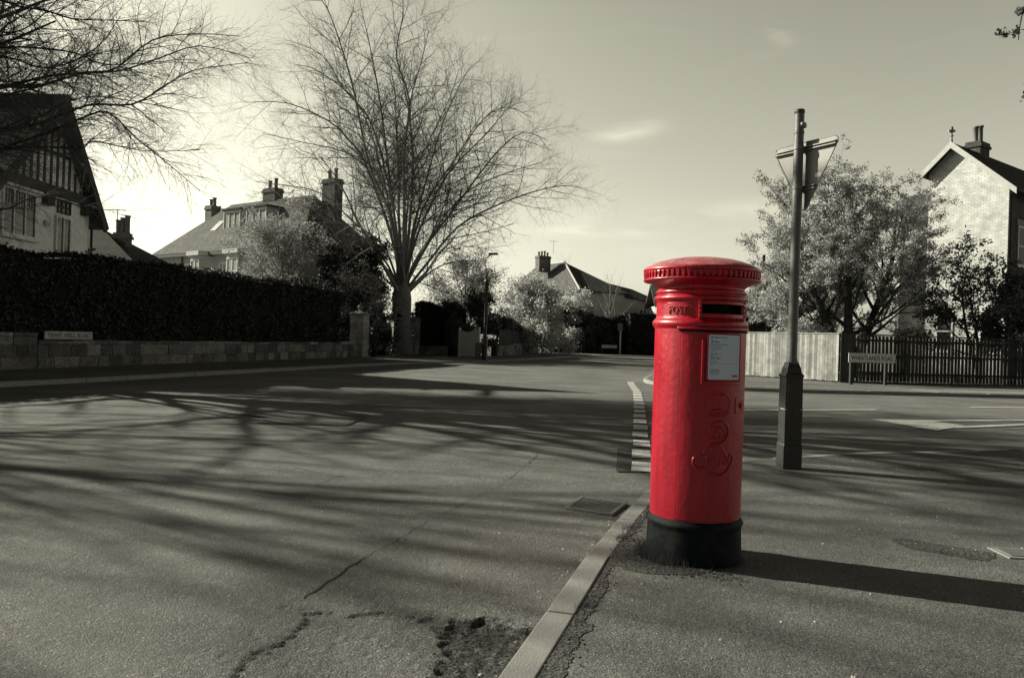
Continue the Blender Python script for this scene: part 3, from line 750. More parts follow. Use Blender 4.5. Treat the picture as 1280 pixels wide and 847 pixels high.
def hedge(name, label, line, z0, z1f, th, n, size, seed=1, mleaf='hedge', back=True, cat='hedge', bulge=.08, rough=1):
    """clipped hedge: line is the street face; z1f(t) gives the height along it"""
    r = random.Random(seed); off = Vector((line[0][0], line[0][1], .1)); t = thing(name, label, cat, off)
    fs = polyface([(p[0]-off.x, p[1]-off.y) for p in line]); tot = sum(L for _, L in fs)
    core = MB(); a0 = 0
    for f, L in fs:
        m = max(2, int(L/1.2))
        for i in range(m):
            ta, tb = (a0+L*i/m)/tot, (a0+L*(i+1)/m)/tot
            za, zb_ = z1f(ta)-.12-.1, z1f(tb)-.12-.1
            core.hexa([f.p(L*i/m,z0,-.12), f.p(L*(i+1)/m,z0,-.12), f.p(L*(i+1)/m,z0,-th+.12), f.p(L*i/m,z0,-th+.12), f.p(L*i/m,za,-.12), f.p(L*(i+1)/m,zb_,-.12), f.p(L*(i+1)/m,zb_,-th+.12), f.p(L*i/m,za,-th+.12)])
        a0 += L
    core.build('stems', M['hedgecore'], t)
    def pick(r):
        s = r.uniform(0, tot); acc = 0
        for f, L in fs:
            if s <= acc+L: break
            acc += L
        a = s-acc; tt = s/tot; zt = z1f(tt)-.1; k = r.random()
        hh = zt-z0; wtop = th; 
        if k < hh/(hh*1.15+wtop):
            z = r.uniform(z0, zt); p = f.p(a, z, 0); nn = f.n
            p = p+nn*(bulge*noise.noise(p*1.3)*2-.07+r.gauss(0, .03*rough)); return p, nn
        if k < (hh*1.0+wtop)/(hh*1.15+wtop):
            p = f.p(a, zt, -r.uniform(0, th)); p.z += bulge*noise.noise(p*1.3)-.05+abs(r.gauss(0, .045*rough))+(r.random()**2*.16 if r.random() < .05 else 0); return p, Vector((0,0,1))
        e = r.random() < .5
        f2, L2 = fs[-1] if e else fs[0]; a = L2 if e else 0; zt2 = z1f(1 if e else 0)-.1
        p = f2.p(a, r.uniform(z0, zt2), -r.uniform(0, th)); nn = f2.d*(1 if e else -1); p += nn*(.02+r.gauss(0, .03)); return p, nn
    mb = MB(); leafquads(mb, n, pick, size, r, .7)
    mb.build('foliage', M[mleaf], t, fix=False)
    return t
def zH(t):  # heights seen in the photo along the hedge
    return 3.10+ (3.42-3.10)*t+.03*math.sin(t*21)
HL = [(-15.9,4.5),(-12.5,19.0),(-10.25,29.1),(-8.35,37.2)]
hedge('clipped_hedge', 'long dark clipped hedge above the low stone wall on the left', HL, .35, lambda t: 3.02+.33*t+.035*math.sin(t*23)+.03*math.sin(t*61+1)+.03*math.sin(t*37)+.07*(t>.62), 1.3, 70000, .045, 5)
# nameplate on the wall
a = P(62,419,19.9); b = P(120,420,21.9)
wf = Face((-12.2,19.78),(2.2,9.32))
pA = wf.p(.12, 0, .06); pB = wf.p(1.75, 0, .06)
nameplate('white nameplate reading TEWIT WELL ROAD on top of the low stone wall', 'TEWIT WELL ROAD', pA.xy, pB.xy, .96, .21, (), M['off'])

# gate pillars
def pillar(label, x, y, h, w, rot=R(-14)):
    t = thing('gate_pillar', label, 'gate pillar', (x, y, .1), 'stone gate pillars with ball finials')
    t.rotation_euler = (0, 0, rot); s = MB(); r = random.Random(int(h*100)); z = 0; hw = w/2; k = 0
    while z < h-.05:
        ch = min(r.uniform(.24, .34), h-z)
        if k % 2: s.box(-hw, .0-.01, -hw, hw, z+.005, z+ch-.005); s.box(.01, hw, -hw, hw, z+.005, z+ch-.005)
        else: s.box(-hw, hw, -hw, hw, z+.005, z+ch-.005)
        z += ch; k += 1
    s.build('shaft', M['stonelight'], t, bevel=.012)
    c = MB(); c.box(-hw-.07, hw+.07, -hw-.07, hw+.07, h, h+.09); e = hw+.04
    c.hexa([(-e,-e,h+.09),(e,-e,h+.09),(e,e,h+.09),(-e,e,h+.09),(-.13,-.13,h+.22),(.13,-.13,h+.22),(.13,.13,h+.22),(-.13,.13,h+.22)])
    c.lathe([(.09,h+.21),(.06,h+.26),(.07,h+.28)], n=16); c.build('capstone', M['stonelight'], t, bevel=.01)
    b = MB(); b.lathe([(.0,h+.26)]+[(.135*math.sin(R(k)), h+.40-.135*math.cos(R(k))) for k in range(15, 180, 15)]+[(0, h+.535)], n=20); b.build('ball_finial', M['stonelight'], t, smooth=True)
pillar('square stone gate pillar with ball finial at end of long hedge', -7.75, 39.0, 2.1, .72)
pillar('square stone gate pillar with ball finial beside the bare tree trunk', -6.25, 48.0, 2.1, .78)
# second hedge, beyond the drive
hedge('clipped_hedge', 'short dark clipped hedge to the right of the beech trunk', [(-5.75,48.4),(-3.0,49.6)], .3, lambda t: 3.4-.5*t, 1.6, 14000, .06, 8)
stonewall('stone_wall', 'short low sandstone wall between the gate pillar and white gate', [(-5.8,48.2),(-3.2,49.3)], .55, .3, 7, 2)
# white gate
gt = thing('garden_gate', 'white boarded garden gate beside the dark lamp post', 'gate', (-3.15, 45.8, .1))
f = Face((0, 0), (.86, -.5)); gb = MB()
for i in range(11):
    x = .10+i*.113; f.box(gb, x, x+.105, .05, 1.55+.10*(i/10)**1.0-.12*math.sin(math.pi*i/10), 0, .03)
gb.build('boards', M['white'], gt)
gb = MB(); f.box(gb, -.02, .09, 0, 1.72, -.05, .06); gb.build('post', M['white'], gt, bevel=.01)
gb = MB(); f.box(gb, 1.35, 1.46, 0, 1.78, -.05, .06); gb.build('post', M['white'], gt, bevel=.01)
for zz in (.25, 1.38):
    gb = MB(); f.box(gb, .09, 1.35, zz, zz+.09, -.04, -.002); gb.build('rail', M['white'], gt)
# lamp post
lx, ly = G(607,449.5,.1).xy; ly = 40; lx = (607-640-.8)/F*40
lp = thing('street_lamp', 'dark street lamp with thin curved arm beside the white gate', 'street lamp', (lx, ly, .1))
b = MB(); b.lathe([(.15,-.05),(.15,1.1),(.11,1.25),(.10,1.3),(.085,1.35),(.085,4.0),(.12,4.02),(.12,4.12),(.05,4.2)], n=16); b.build('column', M['metald'], lp, smooth=True)
b = MB(); pts = [Vector((0,0,4.1)), Vector((.0,0,4.6)), Vector((-.12,0,4.95)), Vector((-.1,0,5.25)), Vector((.1,0,5.45)), Vector((.3,0,5.5))]; b.tube(pts, .028, 8); b.build('arm', M['metald'], lp, smooth=True)
b = MB(); b.hexa([(.05,-.1,5.46),(.58,-.12,5.50),(.58,.12,5.50),(.05,.1,5.46),(.05,-.07,5.58),(.5,-.07,5.6),(.5,.07,5.6),(.05,.07,5.58)]); b.build('lantern', M['metal'], lp, bevel=.02)
b = MB(); b.box(.10,.18,-.14,.02,2.35,2.75); b.build('notice', M['white'], lp)
# litter / cable box by the lamp
cb = thing('cable_cabinet', 'small grey utility cabinet standing at the foot of the lamp post', 'utility cabinet', (lx-.32, ly-.2, .1))
b = MB(); b.box(-.16,.14,-.12,.12,-.03,.86); b.build('body', M['metal'], cb, bevel=.012)
b = MB(); b.box(-.18,.16,-.14,.14,.862,.90); b.build('lid', M['metal'], cb, bevel=.01)
b = MB(); b.box(-.12,.10,-.132,-.122,.06,.8); b.build('door', M['metal'], cb, bevel=.003)

# wall, boards and hedge further up the left side
stonewall('stone_wall', 'far low stone wall carrying boards beyond the lamp post', [(-1.0,49.5),(.6,58),(2.4,69)], .8, .35, 9, 3)
def boardfence(name, label, p0, p1, z0, h, w, gap, m, th=.022, rails=2, postm='fenced', jit=.012, seed=1, cap=None, postsp=2.2):
    r = random.Random(seed); L = math.hypot(p1[0]-p0[0], p1[1]-p0[1]); f = Face((0, 0), (p1[0]-p0[0], p1[1]-p0[1]))
    t = thing(name, label, 'fence', (p0[0], p0[1], .1)); b = MB(); a = .01
    while a+w < L:
        f.box(b, a, a+w, z0+r.uniform(0, .02), z0+h+r.uniform(-jit, jit), r.uniform(-.006, 0), th+r.uniform(0, .008)); a += w+gap*r.uniform(.6, 1.4)
    b.build('boards', M[m], t, fix=True)
    for z in ([z0+.22, z0+h-.25] if rails == 2 else [z0+.2, z0+h*.5, z0+h-.2]):
        b = MB(); f.box(b, 0, L, z, z+.09, -.06, -.008); b.build('rail', M[postm], t)
    k = int(L/postsp)
    for i in range(k+1):
        b = MB(); a = min(L-.1, i*postsp); f.box(b, a, a+.1, -.05, z0+h-.03, -.17, -.062); b.build('post', M[postm], t)
    if cap:
        b = MB(); f.box(b, 0, L, z0+h+.014, z0+h+.05, -.03, .05); b.build('capping', M[cap], t)
    return t
boardfence('board_fence', 'dark board fence on the far stone wall beyond the lamp', (-.85,49.6), (2.3,68.6), .72, 1.0, .14, .006, 'fenced', jit=.004)
hedge('garden_hedge', 'loose hedge above the dark boards beyond the lamp post', [(-1.2,50),(.4,58.3),(2.1,69)], 1.4, lambda t: 2.5+.2*math.sin(9*t), 1.2, 14000, .09, 11, 'leafd', bulge=.2, rough=2)
# lit and dark fence on the right
F0 = (11.3, 26.5)
boardfence('board_fence', 'sunlit pale board fence running back from the corner behind the pole', (7.75,31.5), F0, .03, 1.62, .095, .007, 'fence', jit=.012, seed=4, cap='fence')
def palefence():
    p0, p1 = (11.32,26.45), (24.5,29.0)
    L = math.hypot(p1[0]-p0[0], p1[1]-p0[1]); f = Face((0, 0), (p1[0]-p0[0], p1[1]-p0[1])); r = random.Random(5)
    t = thing('paling_fence', 'dark paling fence with light showing through its gaps, behind the nameplate', 'fence', (p0[0], p0[1], .1))
    b = MB(); a = 0
    while a < L:
        w = .105*r.uniform(.9, 1.1); f.box(b, a, a+w, .06, 1.64+r.uniform(-.006, .006), 0, .02); a += w+(.006 if a < .35 else r.uniform(.028, .052))
    b.build('palings', M['fenced'], t)  # unlit run of the fence, its shade put into a darker board colour
    for z in (.30, .92, 1.45):
        b = MB(); f.box(b, 0, L, z, z+.08, -.06, -.002); b.build('rail', M['fenced'], t)
    b = MB(); f.box(b, 0, L, 1.655, 1.70, -.05, .05); b.build('capping', M['fenced'], t)
    b = MB(); f.box(b, 0, L, -.02, .05, -.04, .03); b.build('gravel_board', M['fenced'], t)
    for i in range(7):
        b = MB(); a = .0+i*2.2; f.box(b, a, a+.12, -.05, 1.65, -.19, -.062); b.build('post', M['fenced'], t)
palefence()
# far end of the street
hedge('garden_hedge', 'rough dark hedge across the end of the road, left of the thin post', [(4.0,72.5),(11.0,74)], .0, lambda t: 3.9+.35*math.sin(7*t)-.5*t, 2, 22000, .12, 14, 'leafd', bulge=.3, rough=3)
hedge('clipped_hedge', 'dark square clipped hedge across the road end beside the red box', [(11.1,72.2),(30,75.6)], .0, lambda t: 4.0-.3*t, 2, 26000, .09, 15)
a = P(775,437,71.5)
sg_ = thing('signpost', 'thin pale post with small sign before the far hedge', 'sign', (a.x, a.y, .1))
b = MB(); b.tube([Vector((0,0,-.05)), Vector((0,0,2.9))], .07, 8); b.build('post', M['off'], sg_)
b = MB(); b.box(-.3,.18,-.12,-.08,2.2,2.9); b.build('panel', M['metal'], sg_)
a = P(752,436,71.3); b_ = P(771,436,71.5)
nameplate('tiny pale nameplate on two legs in front of the far hedge', '', a.xy, b_.xy, .82, .28, (.12,1.3), M['off'])

# parked car glimpsed between wall and hedge
def car(x, y, rot):
    t = thing('parked_car', 'white parked car half hidden between the far wall and hedge', 'car', (x, y, .1)); t.rotation_euler = (0, 0, rot)
    prof = [(-2.0,.35),(-2.05,.7),(-1.95,.92),(-1.1,1.0),(-.45,1.42),(.9,1.46),(1.65,1.05),(2.0,.95),(2.05,.6),(2.0,.3)]
    b = MB(); k = len(prof); 
    for s, tw in ((-1, .8), (1, .8)):
        for (px_, pz) in prof: b.v.append((px_, s*(.82 if pz < 1.1 else .66), pz))
    b.f = [tuple(range(k))[::-1], tuple(range(k, 2*k))]+[(i, (i+1)%k, k+(i+1)%k, k+i) for i in range(k)]
    b.build('body', M['carpaint'], t, bevel=.05)
    for s in (-1, 1):
        b = MB(); b.quad((-.9,s*.80,1.04),(1.35,s*.80,1.06),(.8,s*.69,1.38),(-.38,s*.69,1.36)); b.build('side_window', M['glass'], t)
        for wx in (-1.3, 1.3):
            b = MB(); b.tube([Vector((wx,s*.64,.31)), Vector((wx,s*.85,.31))], .31, 20); w_ = b.build('wheel', M['tyre'], t)
            b = MB(); b.tube([Vector((wx,s*.85,.31)), Vector((wx,s*.87,.31))], .19, 14); b.build('rim', M['alu'], w_)
        b = MB(); b.box(-2.07,-1.96,s*.5-.16,s*.5+.16,.66,.8); b.build('headlight', M['alu'], t)
    b = MB(); b.quad((-1.06,-.62,1.035),(-1.06,.62,1.035),(-.5,.56,1.40),(-.5,-.56,1.40)); b.build('windscreen', M['glass'], t)
car(4.1, 75.3-2.0, R(70))

# ------------------------------------------------------------------ houses
def window(parent, f, a0, a1, z0, z1, nc, nr=1, m='white', d=.0, lead=False, fw=.07, curtain=False, sill=True):
    b = MB()
    f.box(b, a0, a1, z1-fw, z1, d, d+.05); f.box(b, a0, a1, z0, z0+fw, d, d+.05)
    f.box(b, a0, a0+fw, z0+fw, z1-fw, d, d+.05); f.box(b, a1-fw, a1, z0+fw, z1-fw, d, d+.05)
    for i in range(1, nc): x = a0+(a1-a0)*i/nc; f.box(b, x-fw*.4, x+fw*.4, z0+fw, z1-fw, d, d+.046)
    for i in range(1, nr): z = z0+(z1-z0)*i/nr; f.box(b, a0+fw, a1-fw, z-.025, z+.025, d, d+.042)
    w = b.build('window', M[m], parent)
    b = MB(); f.box(b, a0+.03, a1-.03, z0+.03, z1-.03, d+.004, d+.016); b.build('pane', M['curtain' if curtain else 'glass'], w)
    if lead:
        b = MB()
        zt = z0+(z1-z0)*.62; x = a0+fw
        while x < a1-fw: f.box(b, x-.006, x+.006, zt, z1-fw, d+.017, d+.026); x += .12
        z = zt
        while z < z1-fw: f.box(b, a0+fw, a1-fw, z-.006, z+.006, d+.017, d+.0255); z += .14
        b.build('leading', M['timber'], w)
    if sill:
        b = MB(); f.box(b, a0-.08, a1+.08, z0-.08, z0-.002, d, d+.12); b.build('sill', M[m], w)
    return w
def slabq(mb, a, b, c, d, th=.12):
    n = (Vector(b)-Vector(a)).cross(Vector(d)-Vector(a)).normalized()
    if n.z < 0: n = -n
    P4 = [Vector(p) for p in (a, b, c, d)]
    mb.hexa([tuple(p-n*th) for p in P4]+[tuple(p) for p in P4])
def slabt(mb, a, b, c, th=.12):
    n = (Vector(b)-Vector(a)).cross(Vector(c)-Vector(a)).normalized()
    if n.z < 0: n = -n
    P3 = [Vector(p) for p in (a, b, c)]; k = len(mb.v)
    mb.v += [tuple(p) for p in P3]+[tuple(p-n*th) for p in P3]
    mb.f += [(k, k+1, k+2), (k+5, k+4, k+3), (k, k+3, k+4, k+1), (k+1, k+4, k+5, k+2), (k+2, k+5, k+3, k)]
def chimney(parent, x, y, z0, z1, w, d, npots, rot=0, m='brickc', ph=.75):
    b = MB(); c, s = math.cos(rot), math.sin(rot)
    def rp(p): return (x+p[0]*c-p[1]*s, y+p[0]*s+p[1]*c, p[2])
    def bx(m_, x0, x1, y0, y1, za, zb): m_.hexa([rp(q) for q in ((x0,y0,za),(x1,y0,za),(x1,y1,za),(x0,y1,za),(x0,y0,zb),(x1,y0,zb),(x1,y1,zb),(x0,y1,zb))])
    bx(b, -w/2, w/2, -d/2, d/2, z0, z1-.3); bx(b, -w/2-.07, w/2+.07, -d/2-.07, d/2+.07, z1-.3, z1-.16); bx(b, -w/2-.02, w/2+.02, -d/2-.02, d/2+.02, z1-.16, z1)
    ch = b.build('chimney', M[m], parent, uv=True)
    for i in range(npots):
        px_ = -w/2+w*(i+.5)/npots; q = rp((px_, 0, 0)); pm_ = MB()
        hh = ph*(.85+.3*((i*7) % 3)/2)
        pm_.lathe([(.15,z1),(.12,z1+.1),(.115,z1+hh-.1),(.15,z1+hh-.08),(.15,z1+hh),(.1,z1+hh),(.1,z1+hh-.2)], c=(q[0], q[1], 0), n=12); pm_.build('chimney_pot', M['pot'], ch, smooth=True)
    return ch
def aerial(parent, x, y, z, s=1.0):
    b = MB(); b.tube([Vector((x,y,z-.6)), Vector((x,y,z+1.0*s))], .02, 5); b.tube([Vector((x-.5*s,y,z+.9*s)), Vector((x+.5*s,y+.2*s,z+.95*s))], .015, 4)
    for k in range(5): xx = x-.45*s+.22*s*k; b.tube([Vector((xx,y-.18*s,z+.92*s)), Vector((xx,y+.25*s,z+.92*s))], .010, 4)
    b.build('aerial', M['metald'], parent)

# left mock-timbered house
hL = thing('timbered_house', 'large half timbered house with steep dark gable rising behind the left hedge', 'house', (-15, 0, .1))
fg = Face((0, 18.0), (0, 1))   # gable wall faces the road (+x)
b = MB(); b.prism([(0,18.6),(0,27.0),(-10,27.0),(-10,18.6)], -.1, 4.95)
b.build('wall', M['renderd'], hL, uv=True)
zr = 8.45; ya = 24.8; yR, zR = 27.4, 4.70; yL, zL = 20.6, 4.1
b = MB(); b.v = [(-.02,22.0,4.951),(-.02,27.0,4.951),(-.02,27.0,5.15),(-.02,ya,8.2),(-.02,21.6,5.0)]
g_ = MB(); xg = .02
gpoly = [(27.0,4.96),(26.95,5.20),(ya,8.30),(21.0,4.45+.2),(21.0,4.3)]
g_.v = [(xg,y,z) for y,z in gpoly]+[(-.3,y,z) for y,z in gpoly]; k = 5
g_.f = [tuple(range(k)), tuple(range(2*k-1,k-1,-1))]+[(i,(i+1)%k,k+(i+1)%k,k+i) for i in range(k)]
g_.build('gable_wall', M['renderd'], hL, uv=True)
fg = Face((.02, 0), (0, 1))
b = MB()
fg.box(b, 21.2, 27.1, 5.28, 5.58, 0, .22)      # bressumer beam
tm_ = b.build('timber_frame', M['timber'], hL)
b = MB()
for i in range(16):
    y = 21.9+i*.34
    zt = 8.2-(y-ya)*(8.3-5.2)/(26.95-ya)-.25 if y > ya else 8.2-(ya-y)*1.02-.2
    if zt > 5.75: fg.box(b, y, y+.10, 5.58, min(zt, 7.55), 0, .035)
fg.box(b, 22.6, 25.6, 6.62, 6.74, 0, .03)
fg.box(b, 22.0, 26.0, 7.35, 7.50, 0, .04)
b.build('stud', M['timber'], tm_)
def roofL():
    b = MB(); ex = .42
    slabq(b, (ex,ya,zr), (-11,ya,zr), (-11,yR,zR), (ex,yR,zR), .16)
    slabq(b, (ex,ya,zr), (-11,ya,zr), (-11,yL,zL+.2), (ex,yL,zL+.2), .16)
    rf = b.build('roof', M['tile'], hL, uv=True)
    b = MB(); x0, x1 = ex+.0, ex+.07
    for (y1, z1) in ((yR, zR), (yL, zL+.2)):
        dy = (y1-ya); L = math.hypot(dy, z1-zr); nz = abs(dy)/L; ny = (zr-z1)/L*(1 if dy > 0 else -1); w = .30
        A_ = (ya, zr+.03); B_ = (y1+dy/L*.1, z1+(z1-zr)/L*.1)
        b.hexa([(x0,A_[0],A_[1]),(x1,A_[0],A_[1]),(x1,B_[0],B_[1]),(x0,B_[0],B_[1]),(x0,A_[0]-0*ny,A_[1]-w*1.5),(x1,A_[0],A_[1]-w*1.5),(x1,B_[0]-ny*w,B_[1]-nz*w),(x0,B_[0]-ny*w,B_[1]-nz*w)])
    b.build('bargeboard', M['timber'], rf)
    b = MB(); b.tube([Vector((ex+.05,ya,zr+.02)), Vector((-11,ya,zr+.02))], .11, 8); b.build('ridge_tiles', M['tile'], rf)
    b = MB(); b.tube([Vector((.3,yR+.05,zR-.08)), Vector((-11,yR+.05,zR-.08))], .06, 8); b.tube([Vector((.08,27.05,4.6)), Vector((.08,27.05,.0))], .045, 8); b.build('gutter', M['timber'], rf)
roofL()
b = MB(); fg.box(b, 22.2, 24.15, 5.30-.02, 5.31, 0, .02)
window(hL, fg, 22.35, 23.95, 3.75, 5.18, 3, 1, lead=True)
window(hL, fg, 25.0, 25.85, 3.45, 4.72, 2, 1, lead=False)
window(hL, fg, 25.05, 25.80, 4.80, 5.22, 3, 2, m='timber', sill=False, fw=.04)
b = MB(); fg.box(b, 22.2, 24.1, 5.19, 5.275, 0, .16); fg.box(b, 24.75, 26.1, 5.235, 5.275, 0, .12); b.build('cornice', M['white'], hL)
for (y1_, y2_) in ((24.25, 24.65), (26.4, 26.75)):
    b = MB(); fg.box(b, y1_, y2_, 4.93, 5.275, 0, .2); b.build('corbel', M['timber'], hL)
b = MB(); fg.box(b, 24.40, 24.66, 4.28, 4.46, 0, .08); b.build('alarm_box', M['off'], hL, bevel=.02)
# annexe with low roof and chimney behind
hA = thing('garden_house', 'low dark tiled roof with tall chimney stack behind the timbered house', 'house', (-21.3, 37, .1))
b = MB(); b.box(-4,3.0,0,6,-.1,4.2); b.build('wall', M['renderd'], hA)
b = MB(); slabq(b, (-5,-.3,4.1),(3.3,-.3,4.1),(-.2,3,6.2),(-5,3,6.2)); slabq(b, (3.3,-.3,4.1),(3.3,6.3,4.1),(-.2,3.02,6.2),(-.2,3,6.2)); slabq(b, (-5,6.3,4.1),(3.3,6.3,4.1),(-.2,3,6.2),(-5,3,6.2))
rfA = b.build('roof', M['tile'], hA, uv=True)
b = MB(); slabq(b, (-1.5,.75,4.99),(-.7,.75,4.99),(-.7,1.5,5.56),(-1.5,1.5,5.56), .04)
for v_ in range(len(b.v)): b.v[v_] = (b.v[v_][0], b.v[v_][1], b.v[v_][2]+.06)
b.build('skylight', M['off'], rfA)
cpos = P(152,300,39.5)
chimney(hA, cpos.x+21.3, 2.6, 4.2, 5.95, .7, .55, 3, ph=.8); aerial(hA, cpos.x+21.3-.3, 2.6, 6.5, .7)

# mid left terrace
Ax, Ay, Bx_, By_ = -25.4, 55, -12.9, 46.2
dv_ = Vector((Bx_-Ax, By_-Ay, 0)); Lm = dv_.length
hM = thing('terraced_house', 'long pale house with hipped slate roof and two white dormers behind the hedge', 'house', (Ax, Ay, .1))
fm = Face((0, 0), dv_.xy); back = -6.5
b = MB(); b.prism([tuple(fm.p(a, 0, dd).xy) for a, dd in ((0,0),(Lm,0),(Lm,back),(0,back))], -.1, 6.25); b.build('wall', M['render'], hM, uv=True)
ze, zrg = 6.3, 10.2; e = .45
c_ = [fm.p(-e,ze,e), fm.p(Lm+e,ze,e), fm.p(Lm+e,ze,back-e), fm.p(-e,ze,back-e)]; r0 = fm.p(3.6,zrg,back/2); r1 = fm.p(Lm-2.8,zrg,back/2)
b = MB(); slabq(b, c_[0], c_[1], r1, r0); slabq(b, c_[2], c_[3], r0, r1); slabt(b, c_[1], c_[2], r1); slabt(b, c_[3], c_[0], r0)
rfM = b.build('roof', M['slate'], hM, uv=True)
b = MB(); fm.box(b, -e, Lm+e, ze-.24, ze-.05, e+.002, e+.1)
b.build('gutter', M['timber'], rfM)
for (a0, a1, z0, z1) in ((5.6, 7.5, 7.45, 9.3),(8.1, 10.3, 7.45, 9.3)):
    b = MB(); fm.box(b, a0, a1, z0-.35, z1, back/2, -1.3); dm = b.build('dormer', M['off'], rfM)
    b = MB(); fm.box(b, a0-.15, a1+.15, z1, z1+.12, back/2, -1.1); b.build('dormer_roof', M['slate'], dm)
    fd = Face(fm.p(0,0,-1.3).xy, fm.d.xy); 
    wn = MB(); n_ = 3
    for i in range(n_+1): x = a0+.05+(a1-a0-.15)*i/n_; fd.box(wn, x, x+.06, z0, z1-.08, 0, .06)
    fd.box(wn, a0+.05, a1-.05, z1-.16, z1-.08, 0, .055); fd.box(wn, a0+.05, a1-.05, z0, z0+.08, 0, .055); wn.build('window_frame', M['white'], dm)
    gm = MB(); fd.box(gm, a0+.1, a1-.1, z0+.05, z1-.12, 0, .02); gm.build('pane', M['curtain'], dm)
b = MB(); fd = Face((0,0), fm.d.xy)
def roofpt(a, t, up=.06): p = fm.p(a, ze+(zrg-ze)*t, e+(back/2-e)*t); p.z += up; return p
b = MB(); slabq(b, roofpt(4.3,.42), roofpt(4.9,.42), roofpt(4.9,.62), roofpt(4.3,.62), .04); b.build('skylight', M['off'], rfM)
for (a, z, dd) in ((1.7, 9.9, -3.0),):
    q_ = fm.p(a, 0, dd); chimney(hM, q_.x, q_.y, 6.8, 10.2, .8, .75, 2, math.atan2(fm.d.y, fm.d.x), ph=.6)
q_ = fm.p(8.0, 0, back/2-.2); chimney(hM, q_.x, q_.y, 8.5, 11.0, 1.3, .7, 2, math.atan2(fm.d.y, fm.d.x), m='brickd', ph=.7)
q_ = fm.p(13.6, 0, back/2-.6); chimney(hM, q_.x, q_.y, 8.5, 11.2, 1.2, .7, 2, math.atan2(fm.d.y, fm.d.x), m='brickd', ph=.7)
# bays with windows
for (a0, a1) in ((4.6, 6.6), (8.6, 10.8)):
    b = MB(); pts = [fm.p(a0,0,0), fm.p(a0+.45,0,.75), fm.p(a1-.45,0,.75), fm.p(a1,0,0)]; b.prism([tuple(p.xy) for p in pts], -.1, 6.0); by = b.build('bay', M['render'], hM)
    b = MB(); pts = [fm.p(a0-.2,0,0.46), fm.p(a0+.3,0,1.0), fm.p(a1-.3,0,1.0), fm.p(a1+.2,0,0.46)]; b.prism([tuple(p.xy) for p in pts], 6.02, 6.3); b.build('bay_roof', M['off'], by)
    fb = Face(fm.p(a0+.45,0,.75).xy, fm.d.xy); w_ = a1-a0-.9
    window(hM, fb, .08, w_-.08, 4.0, 5.75, 2, 2, curtain=True); window(hM, fb, .08, w_-.08, 1.0, 2.9, 2, 2, curtain=True)
for (a0, a1) in ((.6, 1.4), (2.0, 2.8), (3.2,4.1), (7.2, 8.0)):
    window(hM, fm, a0, a1, 4.4, 5.6, 2, 1, curtain=True)
for a in (2.95, 8.15):
    b = MB(); p = fm.p(a,0,.08); b.tube([Vector((p.x,p.y,0)), Vector((p.x,p.y,6.1))], .05, 6); b.build('downpipe', M['timber'], hM)

# centre hipped house
K = P(726,362,84); 
dr = Vector((.85,.53,0)).normalized(); dl = Vector((-.53,.85,0)).normalized()
hC = thing('hipped_house', 'pale house with grey hipped roof and tall chimney beyond the far hedge', 'house', (K.x, K.y, .1))
ze = K.z-.1
def kc(a, b_, z): p = dr*a+dl*b_; return Vector((p.x, p.y, z))
b = MB(); b.prism([tuple(kc(*q_, 0).xy) for q_ in ((0,0),(6.2,0),(6.2,15),(0,15))], -.1, ze-.05); b.build('wall', M['render'], hC, uv=True)
e = .4; zt = ze+3.75
c_ = [kc(-e,-e,ze), kc(6.2+e,-e,ze), kc(6.2+e,15+e,ze), kc(-e,15+e,ze)]; r0 = kc(2.9,7.2,zt); r1 = kc(2.9,13,zt)
b = MB(); slabt(b, c_[0], c_[1], r0); slabq(b, c_[1], c_[2], r1, r0); slabt(b, c_[2], c_[3], r1); slabq(b, c_[3], c_[0], r0, r1)
rfC = b.build('roof', M['slate'], hC, uv=True)
b = MB(); b.tube([c_[0]+Vector((0,0,.02)), r0+Vector((0,0,.05))], .10, 6); b.tube([r0+Vector((0,0,.04)), r1+Vector((0,0,.04))], .1, 6); b.build('ridge_tiles', M['off'], rfC)
b = MB(); 
for (s_, t_) in ((c_[0], c_[1]), (c_[3], c_[0])): b.tube([s_-Vector((0,0,.14)), t_-Vector((0,0,.14))], .09, 6)
b.tube([kc(-.1,-.1,0), kc(-.1,-.1,ze-.1)], .07, 6); b.build('gutter', M['timber'], rfC)
b = MB(); b.prism([tuple(kc(*q_, 0).xy) for q_ in ((6.21,0.02),(12.4,0.02),(12.4,7),(6.21,7))], -.1, ze-.5); wg = b.build('wing', M['render'], hC)
b = MB(); slabq(b, kc(6.3,-.3,ze-.45), kc(12.7,-.3,ze-1.0), kc(10.2,3.4,ze+.85), kc(6.3,3.4,ze+1.35)); slabq(b, kc(6.3,7.3,ze-.5), kc(12.7,7.3,ze-1.0), kc(10.2,3.41,ze+.85), kc(6.3,3.41,ze+1.35)); slabt(b, kc(12.7,-.3,ze-1.0), kc(12.7,7.3,ze-1.0), kc(10.2,3.4,ze+.85)); b.build('wing_roof', M['slated'], wg, uv=True)
cp_ = P(679,318,92); q_ = cp_-K
chimney(hC, q_.x, q_.y, zt-1.2, zt+.7, 1.6, .9, 4, R(30), ph=.55); aerial(hC, q_.x+1.2, q_.y, zt+1.6, 1.0)
b = MB(); window(hC, Face(kc(1.0,0,0).xy, dr.xy), 7.5, 8.6, 3.6, 5.0, 2, 1)
# sliver of a house seen just left of the post box
hs = thing('small_house', 'distant pale house with dark roof glimpsed beside the red box', 'house', (15.4, 82, .1))
b = MB(); b.box(0,7,0,6,-.1,5.2); b.build('wall', M['render'], hs)
b = MB(); slabq(b, (-.3,-.3,5.1),(7.3,-.3,5.1),(7.3,3,7.6),(-.3,3,7.6)); slabq(b, (-.3,6.3,5.1),(7.3,6.3,5.1),(7.3,3,7.6),(-.3,3,7.6)); b.build('roof', M['slate'], hs, uv=True)
window(hs, Face((0,0),(1,0)), .4, 1.5, 3.4, 4.8, 2, 1)

